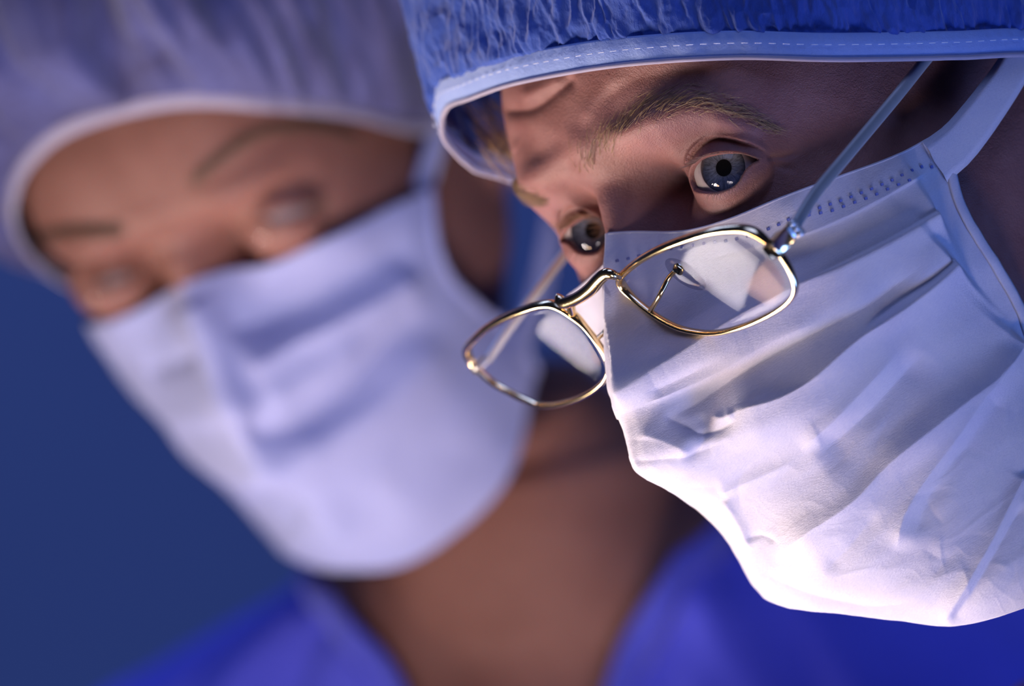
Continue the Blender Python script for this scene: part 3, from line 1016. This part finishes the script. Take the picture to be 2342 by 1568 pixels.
for _ in range(60):                                  # short random crinkles over the lower half
    c_ = np.array([1470 + 850 * rc_.random(), 900 + 480 * rc_.random()]); an_ = math.radians(-42 + rc_.normal() * 38)
    L_ = 60 + 110 * rc_.random(); d_ = np.array([math.cos(an_), math.sin(an_)]) * L_ / 2; b_ = np.array([-d_[1], d_[0]]) * rc_.normal() * 0.25
    PLEATS.append(([tuple(c_ - d_), tuple(c_ + b_), tuple(c_ + d_)], rc_.choice([-1, 1]) * (0.08 + 0.20 * rc_.random()), 6 + 10 * rc_.random(), 5 + 9 * rc_.random(), .4, .4, 1.4))
mf = MP.reshape(-1, 3); mn = MN.reshape(-1, 3)
mf = sculpt(mf, mn, PLEATS, 0.02)
q = proj(mf)
low = sstep(820, 1150, q[:, 1])
# small crumples, longer along the pleats
uu = (q[:, 0] * 0.82 - q[:, 1] * -0.0 + 0) ; a = math.radians(-38)
ca, sa = math.cos(a), math.sin(a)
al = q[:, 0] * ca + q[:, 1] * sa; ac = -q[:, 0] * sa + q[:, 1] * ca
cr = (0.06 * low * (1 - np.abs(vnoise(al / 75 + 3 * vnoise(al / 90, ac / 90, seed=36), ac / 48, seed=35))) ** 3
      + 0.22 * low * (1 - np.abs(vnoise(al / 170, ac / 60, seed=31))) ** 2
      + 0.12 * vnoise(al / 90, ac / 26, seed=33) + 0.5 * vnoise(q[:, 0] / 170, q[:, 1] / 140, seed=34))
nm = unit(mn)
mf = mf + nm * cr[:, None]
MP = mf.reshape(MP.shape)
mask = mesh_obj('face_mask', MP, out_faces(MP, False, ctr), M_MASK, him)
mask['label'] = 'white pleated surgical mask'
sol = mask.modifiers.new('thickness', 'SOLIDIFY'); sol.thickness = 0.0006; sol.offset = -1
MN = grid_normals(MP)
if ((MP - ctr) * MN).sum() < 0:
    MN = -MN
MSURF = Surf(MP.reshape(-1, 3), MN.reshape(-1, 3), (1360, 380, 2342, 900))

def ribbon(path, wdir, half, thick=0.5):
    """folded tie: a shallow V-section ribbon"""
    path = np.asarray(path, float); n = len(path)
    T = unit(np.gradient(path, axis=0)); Wd = unit(wdir - T * (wdir * T).sum(-1, keepdims=True)); Nn = np.cross(T, Wd)
    prof = [(-1, 0.3), (-.6, .75), (0, .15), (.55, .8), (1, .2), (.55, -.3), (0, -.8), (-.6, -.3)]
    half = np.broadcast_to(half, (n,))
    V = np.stack([path + (a * half)[:, None] * Wd + (b * thick) * Nn for a, b in prof], 1)
    F = [grid_faces(n, len(prof), True)]
    return V.reshape(-1, 3), F


# side binding along the visible edge, and the tie that runs up behind the ear
edge = MP[:, -1]; en = MN[:, -1]
k = np.arange(0, len(edge), 4)
ep_ = edge[k] + en[k] * 0.5
inw = unit(MP[k, -12] - edge[k])
V, F = ribbon(ep_ + inw * 0.5, inw, 1.7, 0.45)
mesh_obj('side_binding', V, F, M_MASK, mask)
edge2 = MP[:, 0]
V, F = tube(edge2[k], 1.7, 8, False, (1.0, 0.5), HIM.R[0])
mesh_obj('side_binding', V, F, M_MASK, mask)
tp = MP[0, :]; k = np.arange(0, tp.shape[0], 4)
V, F = tube(tp[k] - MN[0, k] * 0.2, 0.4, 6)
mesh_obj('top_hem', V, F, M_MASK, mask)
tie_h = catmull([(66.5, -17, -40), (68.5, -13, -50), (73, -2, -66), (77, 12, -84), (80, 22, -104), (73, 30, -140), (40, 34, -172), (0, 35, -184), (-25, 34, -180)], 60)
V, F = ribbon(to_st(HIM, tie_h + np.array([2.2, 0, 0])), np.broadcast_to(HIM.R[1] * 0.75 + HIM.R[2] * 0.6, (60, 3)), np.interp(np.linspace(0, 1, 60), [0, .15, .35, 1], [6.5, 5.2, 5.4, 5.0]), 1.2)
mesh_obj('upper_tie', V, F, M_MASK, mask)
tie_l = catmull([(58, -70, -60), (60, -66, -80), (62, -60, -105), (48, -52, -130), (15, -47, -150), (-15, -46, -150)], 50)
V, F = ribbon(to_st(HIM, tie_l + np.array([4, 0, 0])), np.broadcast_to(HIM.R[1], (50, 3)), np.full(50, 4.5), 1.0)
mesh_obj('lower_tie', V, F, M_MASK, mask)

# two rows of heat-pressed dots along the top band
dots = []
for row in ([(1412, 596), (1434, 592), (1460, 585), (1520, 571), (1600, 558), (1680, 547), (1745, 528), (1800, 504), (1860, 480), (1905, 465), (1950, 449), (2010, 425), (2060, 402), (2110, 376), (2150, 350)],
            [(1850, 492), (1900, 482), (1950, 464), (1990, 450), (2040, 428), (2080, 412)]):
    c = catmull(row, int(np.linalg.norm(np.diff(np.array(row, float), axis=0), axis=1).sum() / 24))
    for p in c:
        P0, N0 = MSURF.at(p); T0 = unit(np.cross(N0, HIM.R[1])); B0 = np.cross(T0, N0)
        dots.append(box(P0 + N0 * 0.1, T0, B0, N0, 0.48, 0.40, 0.2, 0.3))
V, F = join(dots)
o = mesh_obj('embossed_dots', V, F, M_DOT, mask); o['kind'] = 'stuff'


# ---- surgical caps
def cap_build(parent, h, loop, pole, n_loop, band_h, crown, pucker, mats, seed, dense=None, names=('cap_crown', 'cap_band'), height=1.0, flare=0.0):
    L = catmull(loop, n_loop, True) if dense is None else catmull(loop, 4000, True)[dense]
    n = len(L); pole = np.asarray(pole, float)
    cen = np.array([0, 0, -75.0])
    outv = L - cen; outv[:, 1] = 0; outv = unit(outv)
    up = unit(np.array([0, 1, 0]) - 0.02 * outv)
    arc = np.r_[0, np.cumsum(np.linalg.norm(np.diff(L, axis=0), axis=1))]
    # band
    tb = np.linspace(0, 1, 14)
    bul = np.sin(np.pi * tb) * 0.5
    B = L[None] + up[None] * (tb * band_h)[:, None, None] + outv[None] * bul[:, None, None]
    wob = 0.25 * vnoise(arc / 6, arc * 0, seed=seed)
    B = B + (outv * wob[:, None])[None]
    # crown
    tc = np.r_[np.linspace(0, .22, crown[0]), np.linspace(.22, 1, crown[1])[1:]]
    base = L + up * (band_h - 2.6) - outv * 0.6
    e = (1 - tc ** 2.6) ** (1 / 2.2)
    C = np.empty((len(tc), n, 3))
    yb = base[:, 1]
    C[..., 1] = yb[None] + (pole[1] * height - yb[None]) * (tc ** 1.0)[:, None]
    for k in (0, 2):
        C[..., k] = pole[k] + (base[:, k] - pole[k])[None] * e[:, None]
    C = C + (outv * flare)[None] * np.sin(np.pi * np.clip(tc * 1.3, 0, 1))[:, None, None]
    mm = tc[:, None] * (pole[1] - yb.mean()) + 0 * arc[None]
    disp = pucker(arc[None] + 0 * mm, mm) * sstep(0.6, 3.4, mm)
    C = C + outv[None] * disp[..., None]
    c_ = mesh_obj(names[0], to_st(h, C), out_faces(to_st(h, C), True), mats[0], parent)
    sol = c_.modifiers.new('thickness', 'SOLIDIFY'); sol.thickness = 0.0005
    b_ = mesh_obj(names[1], to_st(h, B), out_faces(to_st(h, B), True), mats[1], c_)
    sol = b_.modifiers.new('thickness', 'SOLIDIFY'); sol.thickness = 0.0011; sol.offset = -1
    return c_, b_, L, B, outv, arc


LOOP = [(80, 2.7, -78), (78.5, 7.8, -50), (70, 16, -18), (53.5, 25.5, 2.5), (27, 34.5, 19), (-5, 41, 27), (-30, 43.6, 26), (-50, 45, 20.5), (-59, 39, 17.5),
        (-66, 31, 7.5), (-71, 26, -5), (-77, 12, -45), (-79, 4, -85), (-70, -8, -130), (-40, -18, -168), (0, -20, -182), (40, -18, -168), (70, -6, -125)]


def pucker_him(a, m):
    k = np.exp(-m / 20)
    wa = a + 1.2 * vnoise(a / 5, m / 7, seed=44)
    r1 = vnoise(wa / 2.6, m / 9, seed=41)
    r2 = vnoise(wa / 1.4 + 0.1 * m, m / 5, seed=42)
    r3 = 1 - np.abs(vnoise(wa / 3.4 + m * 0.05, m / 16, seed=46)) * 1.6
    r4 = vnoise(wa / 0.8, m / 1.6, seed=47)
    return 0.12 * r4 + 0.75 * r1 + 0.42 * r2 + 0.9 * r3 + 1.5 * vnoise(a / 14, m / 22, seed=43) + 1.4 * (1 - np.exp(-m / 4)) - 0.4 * k


full = catmull(LOOP, 4000, True)
th_l = np.arctan2(full[:, 0], full[:, 2] + 75)
wgt = np.where((th_l > -1.3) & (th_l < 1.75), 1.0, 0.12); cw = np.r_[0, np.cumsum(wgt)]
sel = np.unique(np.searchsorted(cw, np.linspace(0, cw[-1] - 1, 1100)).clip(0, 3999))
cap, band, CL, CB, COUT, CARC = cap_build(him, HIM, LOOP, (0, 152, -78), None, 7.6, (150, 40), pucker_him, (M_CAP, M_CAPB), 40, sel)
cap['label'] = 'crinkled deep blue cap'
# running stitch along the band
st = []
mid = catmull(to_st(HIM, CB[7] + COUT * 0.75), 3000, True)
pm = proj(mid)
d0 = 0; i = 0
while i < 2990:
    if mid[i, 2] > -60:
        st.append(tube(mid[i:i + 10], 0.11, 5))
    i += 18
V, F = join(st)
o = mesh_obj('stitching', V, F, M_STITCH, band); o['kind'] = 'stuff'
hem = to_st(HIM, CB[0])
V, F = tube(hem, 0.7, 7, True)
mesh_obj('band_hem', V, F, M_ELASTIC, band)

# hair at the far temple, under the cap
hr = np.random.default_rng(5); items = []
for i in range(160):
    yv = 30 + hr.random() * 18; zz = -10 + hr.random() * 16
    b0 = np.array([-62 - hr.random() * 3 + 0.18 * (zz + 10), yv, zz])
    items.append((to_st(HIM, b0), to_st(HIM, b0 + [-1.5, -4, -3]), to_st(HIM, b0 + [-2 + hr.normal(), -9 + hr.normal() * 2, -7]), 0.09))
V, F = strands(items)
mesh_obj('sideburn_hair', V, F, M_HAIR, him)

# ---- scrub top
shirt(him, T_HIM, lambda p: np.interp(np.abs(p), [0, .35, .9, 1.8, np.pi], [0.52, 0.38, 0.24, 0.18, 0.12]), 'scrub')

# ================================================================== THE GLASSES
gl = bpy.data.objects.new('eyeglasses', None); COL.objects.link(gl)
OG = to_st(HIM, [0, -20, 33]) + np.array([0, 0, -1.0])
FG = np.array([-.492, -.633, .598]); EG = np.array([.563, .269, .781]); EG = unit(EG - FG * (EG @ FG)); UG = np.cross(FG, EG)
FG = unit(FG - 0.06 * EG + 0.06 * UG); EG = unit(EG - FG * (EG @ FG)); UG = np.cross(FG, EG)
gl.location = Vector(S2W(OG))
gl['label'] = 'thin gold metal eyeglasses slid low on the masked nose of the blue-capped surgeon'; gl['category'] = 'eyeglasses'


def on_plane(px, o=OG, n=FG):
    px = np.atleast_2d(np.asarray(px, float)); D = unit(unproj(px, 1000.0) - CAMP)
    t = ((o - CAMP) @ n) / (D @ n)
    return CAMP + D * t[:, None]


RIM_L = [(1419, 636), (1429, 622), (1464, 594), (1510, 569), (1567, 547), (1625, 530), (1671, 524), (1706, 525), (1734, 537), (1764, 562), (1787, 585),
         (1807, 618), (1818, 650), (1815, 673), (1798, 694), (1764, 717), (1717, 739), (1671, 754), (1637, 760), (1602, 759), (1556, 749), (1510, 726), (1471, 698), (1441, 671), (1425, 652)]
RIM_R = [(1069, 795), (1086, 774), (1116, 748), (1156, 725), (1199, 708), (1236, 697), (1266, 697), (1294, 710), (1322, 731), (1346, 757), (1368, 786), (1386, 817),
         (1392, 841), (1386, 863), (1371, 881), (1346, 899), (1309, 915), (1266, 925), (1233, 924), (1199, 912), (1162, 893), (1126, 872), (1095, 844), (1075, 820)]


def lens_and_rim(rim_px, topspan, side):
    c0 = catmull(on_plane(rim_px), 160, True)
    cen = c0.mean(0); R_ = 120.0

    def sag(p):
        q = p - cen; a = q @ EG; b = q @ UG
        return (a * a + b * b) / (2 * R_) - 2.0 + a * (-0.03 if side > 0 else -0.09)

    pxs = proj(c0); D = unit(unproj(pxs, 1000.0) - CAMP); rim = c0
    for _ in range(6):                      # meet the traced outline on the bowed sheet
        o_ = OG[None] - FG * sag(rim)[:, None]
        rim = CAMP + D * (((o_ - CAMP) @ FG) / (D @ FG))[:, None]
    c0 = rim - FG * ((rim - OG) @ FG)[:, None]
    cen = c0.mean(0)

    def bow(p):
        return p - FG * sag(p)[:, None]
    rim = bow(c0)
    b = (c0 - cen) @ UG; top = sstep(2, 8, b)
    V, F = tube(rim, 0.74 + 0.36 * top, 10, True, (1.0, 1.5), FG)
    r_ = mesh_obj('rim', V, F, M_GOLD, gl)
    # lens: curved, 1.8 mm thick, bevelled into the rim
    rings = []
    for s_, o_ in [(0.002, .8), (.1, .8), (.2, .8), (.4, .8), (.6, .8), (.8, .8), (.93, .8), (.985, .5), (.995, 0), (.985, -.5), (.93, -1.0), (.8, -1.0), (.6, -1.0), (.4, -1.0), (.2, -1.0), (.1, -1.0), (.002, -1.0)]:
        rings.append(bow(cen + (c0 - cen) * s_) + FG * o_)
    V = np.vstack(rings); n = 160
    F = [grid_faces(len(rings), n, True), np.stack([np.arange(1, n - 1) * 0, np.arange(1, n - 1), np.arange(2, n)], -1),
         np.stack([np.arange(1, n - 1) * 0, np.arange(2, n), np.arange(1, n - 1)], -1) + (len(rings) - 1) * n]
    mesh_obj('lens', V, F, M_LENS, gl)
    return r_, rim, cen


rimL, rcL, cenL = lens_and_rim(RIM_L, None, 1)
rimR, rcR, cenR = lens_and_rim(RIM_R, None, -1)
BK = -FG
# bridge bar
bp = on_plane([(1421, 630), (1412, 618), (1398, 613), (1384, 624), (1368, 642), (1345, 660), (1320, 673), (1300, 679), (1289, 675), (1288, 667)])
bp = bp + FG * np.array([1, 2, 2.6, 3, 3.2, 3.2, 3, 2.8, 2.4, 1.5])[:, None]
near_rim = lambda rc, p: rc[((proj(rc) - np.array(p)) ** 2).sum(1).argmin()]
bp[0] = near_rim(rcL, (1419, 634))
V, F = tube(catmull(bp, 50), np.interp(np.linspace(0, 1, 50), [0, .15, .5, .9, 1], [0.9, 1.5, 1.9, 1.7, 1.2]), 12, False, (1, 0.8), FG)
mesh_obj('bridge', V, F, M_GOLD, gl)
mp = on_plane([(1312, 678), (1314, 692), (1312, 708)]) + FG * np.array([2.4, 1.8, 1.0])[:, None]
mp[-1] = near_rim(rcR, (1308, 718))
V, F = tube(catmull(mp, 12), 1.3, 8); mesh_obj('bridge_mount', V, F, M_GOLD, gl)


def nose_pad(rc, center_px, back, arm_px, arm_back, long_dir, facing):
    c = on_plane(center_px)[0] + BK * back
    ld = unit(long_dir); fd = unit(facing - ld * (facing @ ld)); wd = np.cross(ld, fd)
    a = np.linspace(0, 2 * np.pi, 28, endpoint=False); rings = []
    for s_, z_ in [(.02, .9), (.5, .85), (.85, .6), (1, 0), (.85, -.5), (.5, -.7), (.02, -.7)]:
        rings.append(c + 6.6 * s_ * np.cos(a)[:, None] * ld + 3.6 * s_ * np.sin(a)[:, None] * wd + z_ * fd)
    pad = mesh_obj('nose_pad', np.vstack(rings), grid_faces(7, 28, True), M_PAD, gl)
    ap = np.array([on_plane(p)[0] + BK * b for p, b in zip(arm_px, arm_back)])
    ap[0] = near_rim(rc, arm_px[0])
    V1, F1 = tube(catmull(ap, 30), 0.7, 8)
    V2, F2 = box(ap[-1], ld, wd, fd, 1.5, 1.4, 0.9, 0.3)
    V, F = join([(V1, F1), (V2, F2)])
    mesh_obj('pad_arm', V, F, M_GOLD, gl)


nose_pad(rcL, (1530, 668), 8.0, [(1490, 712), (1494, 692), (1500, 668), (1512, 655), (1516, 654)], [-0.5, 3, 6, 7.5, 7.5], -UG * 0.85 + EG * 0.5, EG * 0.2 + FG * 0.9)
nose_pad(rcR, (1383, 712), 7.0, [(1364, 776), (1374, 768), (1381, 750), (1381, 728), (1382, 716)], [0, 2, 4, 6, 6.5], -UG * 0.9 + EG * 0.3, -EG * 0.8 + FG * 0.4)


# end pieces, hinges and temples
def temple(px_path, start, x_end):
    """side arm through a traced line, from the hinge to where it lies x_end mm off the head's middle plane"""
    px = catmull([tuple(proj(start))] + px_path, 60)
    D = unit(unproj(px[-1], 1000.0) - CAMP)
    t = (x_end - (CAMP - HIM.O) @ HIM.R[0]) / (D @ HIM.R[0])
    d0, d1 = DIST - start[2], DIST - (CAMP + D * t)[2]
    L = np.r_[0, np.cumsum(np.linalg.norm(np.diff(px, axis=0), axis=1))]; L /= L[-1]
    return np.stack([unproj(p, d0 + (d1 - d0) * l) for p, l in zip(px, L)])


hingeL = near_rim(rcL, (1768, 566)) + EG * 0.8
ad = unit(BK * 1.0)
e1 = box(hingeL + BK * 1.2, EG, UG, BK, 2.4, 2.3, 3.8, 0.12)
V, F = e1; ep = mesh_obj('end_piece', V, F, M_GOLD, gl)
hb = on_plane([(1792, 548)])[0]
dH = DIST - hingeL[2]
hc = hingeL + BK * 5.6
parts = [box(hc + BK * 0.8, EG, UG, BK, 1.6, 1.9, 2.4, 0.15)]
V, F = join(parts); hg = mesh_obj('hinge', V, F, M_DARKM, gl)
bl = []
for k_, o_ in ((-1.7, 0), (0.0, 0), (1.7, 0)):
    cpos = hc + BK * 2.2 + EG * 1.5 + UG * k_
    bl.append(tube(np.stack([cpos - UG * 0.7, cpos + UG * 0.7]), 1.45, 12))
cpos = hc + BK * 2.6 - EG * 1.8
bl.append(tube(np.stack([cpos - UG * 0.9, cpos + UG * 0.9]), 1.0, 12))
V, F = join(bl); mesh_obj('hinge_barrel', V, F, M_STEEL, hg)
start = hc + BK * 3.2
tpL = temple([(1832, 494), (1870, 436), (1950, 340), (2050, 221), (2118, 136), (2180, 62)], start, 69.5)
V, F = tube(tpL, 1.7, 12, False, (1.0, 0.6), HIM.R[0]); mesh_obj('temple', V, F, M_STEEL, gl)
hingeR = near_rim(rcR, (1096, 845)) - EG * 0.6
V, F = box(hingeR + BK * 2.0, EG, UG, BK, 1.5, 1.4, 3.0, 0.2); mesh_obj('end_piece', V, F, M_DARKM, gl)
start = hingeR + BK * 4.0
tpR = temple([(1120, 815), (1165, 750), (1215, 683), (1297, 574), (1340, 515)], start, -66.0)
V, F = tube(tpR, 1.5, 12, False, (1.0, 0.6), HIM.R[0]); mesh_obj('temple', V, F, M_STEEL, gl)


# ================================================================== THE SURGEON BEHIND
her = person_root('person', (0.03, 0.40, 0.0), 'out-of-focus surgeon in pale bouffant cap and white mask with lowered eyes')
fL = eye_shapes(HER, 1, [(570, 512), (615, 494), (665, 480), (715, 468), (752, 452)], [(570, 512), (625, 512), (680, 500), (725, 482), (752, 452)],
                [(515, 480), (555, 425), (635, 392), (720, 392), (790, 436)], beta=12)
fR = eye_shapes(HER, -1, [(190, 662), (225, 645), (262, 632), (300, 622), (320, 625)], [(190, 662), (228, 662), (268, 650), (304, 636), (320, 625)],
                [(165, 622), (200, 590), (250, 570), (300, 572), (330, 590)], beta=12)
th_w = dens([(-np.pi, .09), (-1.5, .04), (-1.2, .016), (1.2, .016), (1.6, .04), (np.pi, .09)], None)[:-1]
yy_w = -dens([(-130, 5), (-60, 2.5), (-40, 1.2), (25, 1.2), (40, 2.5), (130, 4)], None)
G2 = build_head(HER, yy_w, th_w, 0.89, [fL, fR], 0.7)
T_HER = torso_frame(unproj(np.array([1215., 1225.]), 2410.0), (-0.13, 1, 0.06), (-0.19, 0, 0.98))
P2 = build_body('body', HER, G2, th_w, T_HER, M_SKIN2, her)
mesh_obj('body', P2, out_faces(P2, True), M_SKIN2, her)
for e in (fL, fR):
    make_eye(her, to_st(HER, e['c']), (-0.45, -0.55, 0.7))
N2 = grid_normals(P2, True)
if ((P2[60] - P2[60].mean(0)) * N2[60]).sum() < 0:
    N2 = -N2
nW = len(yy_w)
SK2 = Surf(P2[:nW].reshape(-1, 3), N2[:nW].reshape(-1, 3), (0, 200, 1100, 760))
for sp_, sd_ in (([(432, 430), (480, 390), (540, 340), (600, 308), (700, 292), (800, 312)], 51), ([(290, 522), (230, 518), (170, 522), (110, 535)], 52)):
    V, F = strands(brow_hairs(SK2, sp_, [16, 14, 10, 5], 420, [0.5, 0.3, 0.1, 0.0], [40, 44, 40, 24], sd_, 0.15))
    mesh_obj('eyebrow', V, F, M_BROWD, her)
for e, sd_ in ((fL, 53), (fR, 54)):
    V, F = strands(lashes(HER, e, 1, 60, 7.0, sd_, -0.5, 0.5, 0.08), 4)
    mesh_obj('eyelashes', V, F, M_BROWD, her)

# mask
KX = 0.90
MS2 = {yv: [(x_ * KX, z_) for x_, z_ in q_] for yv, q_ in MS.items()}
us2 = np.linspace(-1, 1, 260); ts2 = np.linspace(0, 1, 200)
M2 = mask_grid(mask_surface(MS2, slack=0.3), us2, ts2, np.radians([0, 11, 29, 43, 57, 80]), [-3.5, -9, -12, -16, -21, -24],
               np.radians([-80, -45, -25, 0, 16, 38, 55, 65, 85]), [-112, -114, -118, -125, -125, -119, -108, -100, -96],
               [0, .15, .3, .5, .75, 1], [58, 52, 51, 57, 68, 70])
M2P = to_st(HER, M2); M2N = grid_normals(M2P)
if ((M2P - to_st(HER, [0, -60, -75])) * M2N).sum() < 0:
    M2N = -M2N
PLE2 = [
    ([(545, 860), (650, 800), (800, 720), (980, 620)], 5.0, 70, 45, .1, .15, 1.2),
    ([(500, 760), (640, 720), (800, 650), (960, 560)], -4.0, 60, 50, .1, .15, 1.5),
    ([(540, 985), (640, 990), (760, 930), (880, 810), (985, 690)], -4.6, 50, 40, .1, .25, 1.4),
    ([(600, 930), (720, 860), (850, 770)], 2.0, 50, 50, .2, .3),
    ([(620, 1030), (760, 990), (900, 890), (1020, 760)], 2.5, 45, 70, .2, .2),
    ([(430, 680), (480, 780), (520, 900), (545, 990)], 2.5, 40, 40, .1, .2),
    ([(330, 850), (400, 830), (450, 800)], -2.5, 35, 35, .2, .2),
    ([(400, 1000), (480, 990), (540, 960)], -1.5, 40, 40, .2, .2),
    ([(560, 1120), (640, 1150), (700, 1200)], -2.0, 40, 40, .2, .2),
]
m2 = sculpt(M2P.reshape(-1, 3), M2N.reshape(-1, 3), PLE2, 0.02)
q2 = proj(m2)
m2 = m2 + M2N.reshape(-1, 3) * (1.0 * vnoise(q2[:, 0] / 120, q2[:, 1] / 120, seed=61))[:, None]
M2P = m2.reshape(M2P.shape)
mask2 = mesh_obj('face_mask', M2P, out_faces(M2P, False, to_st(HER, [0, -60, -75])), M_MASK2, her)
mask2['label'] = 'white surgical mask, out of focus'
sol = mask2.modifiers.new('thickness', 'SOLIDIFY'); sol.thickness = 0.0008; sol.offset = -1
for e_ in (M2P[:, -1], M2P[:, 0]):
    V, F = tube(e_[::4], 1.6, 6); mesh_obj('side_binding', V, F, M_MASK2, mask2)
ht = catmull([(59, -21, -36), (64, -12, -55), (68, 0, -85), (66, 14, -120), (40, 20, -165)], 40)
V, F = ribbon(to_st(HER, ht), np.broadcast_to(HER.R[1], (40, 3)), np.full(40, 4.5), 1.0); mesh_obj('upper_tie', V, F, M_MASK2, mask2)
ht = catmull([(54, -88, -48), (60, -78, -75), (64, -62, -105), (50, -48, -140), (20, -42, -160)], 40)
V, F = ribbon(to_st(HER, ht), np.broadcast_to(HER.R[1], (40, 3)), np.full(40, 4.5), 1.0); mesh_obj('lower_tie', V, F, M_MASK2, mask2)

# bouffant cap
LOOP2 = [(64, -10, -52), (63, 1, -34), (60, 16, -15), (49, 36, 10), (28, 50, 20.5), (-3, 54.5, 23), (-25, 48.5, 21.5), (-41, 35, 16), (-53, 16, 1), (-58, -6, -20),
         (-64, -22, -60), (-62, -40, -120), (-35, -52, -160), (0, -56, -172), (35, -50, -160), (62, -38, -125), (68, -22, -85)]


def pucker_her(a, m):
    k = np.clip(m / 50, 0, 1)
    w = vnoise(a / 11 + 0.4 * vnoise(a / 23, m / 40, seed=64), m / 90, seed=62) * 8.0 + vnoise(a / 5.0, m / 70, seed=63) * 7.0
    return w * (0.12 + k) + 16 * np.sqrt(k)


cap2, band2, *_ = cap_build(her, HER, LOOP2, (0, 165, -85), 420, 6.0, (60, 40), pucker_her, (M_CAP2, M_ELASTIC), 65, names=('cap_crown', 'cap_elastic_edge'), flare=6)
cap2['label'] = 'pale bouffant cap with gathered pleats'
shirt(her, T_HER, lambda p: np.interp(np.abs(p), [0, .3, .8, 1.5, 2.2, np.pi], [0.76, 0.61, 0.28, 0.12, 0.05, 0.03]), 'scrub', seed=9, folds=3.5)
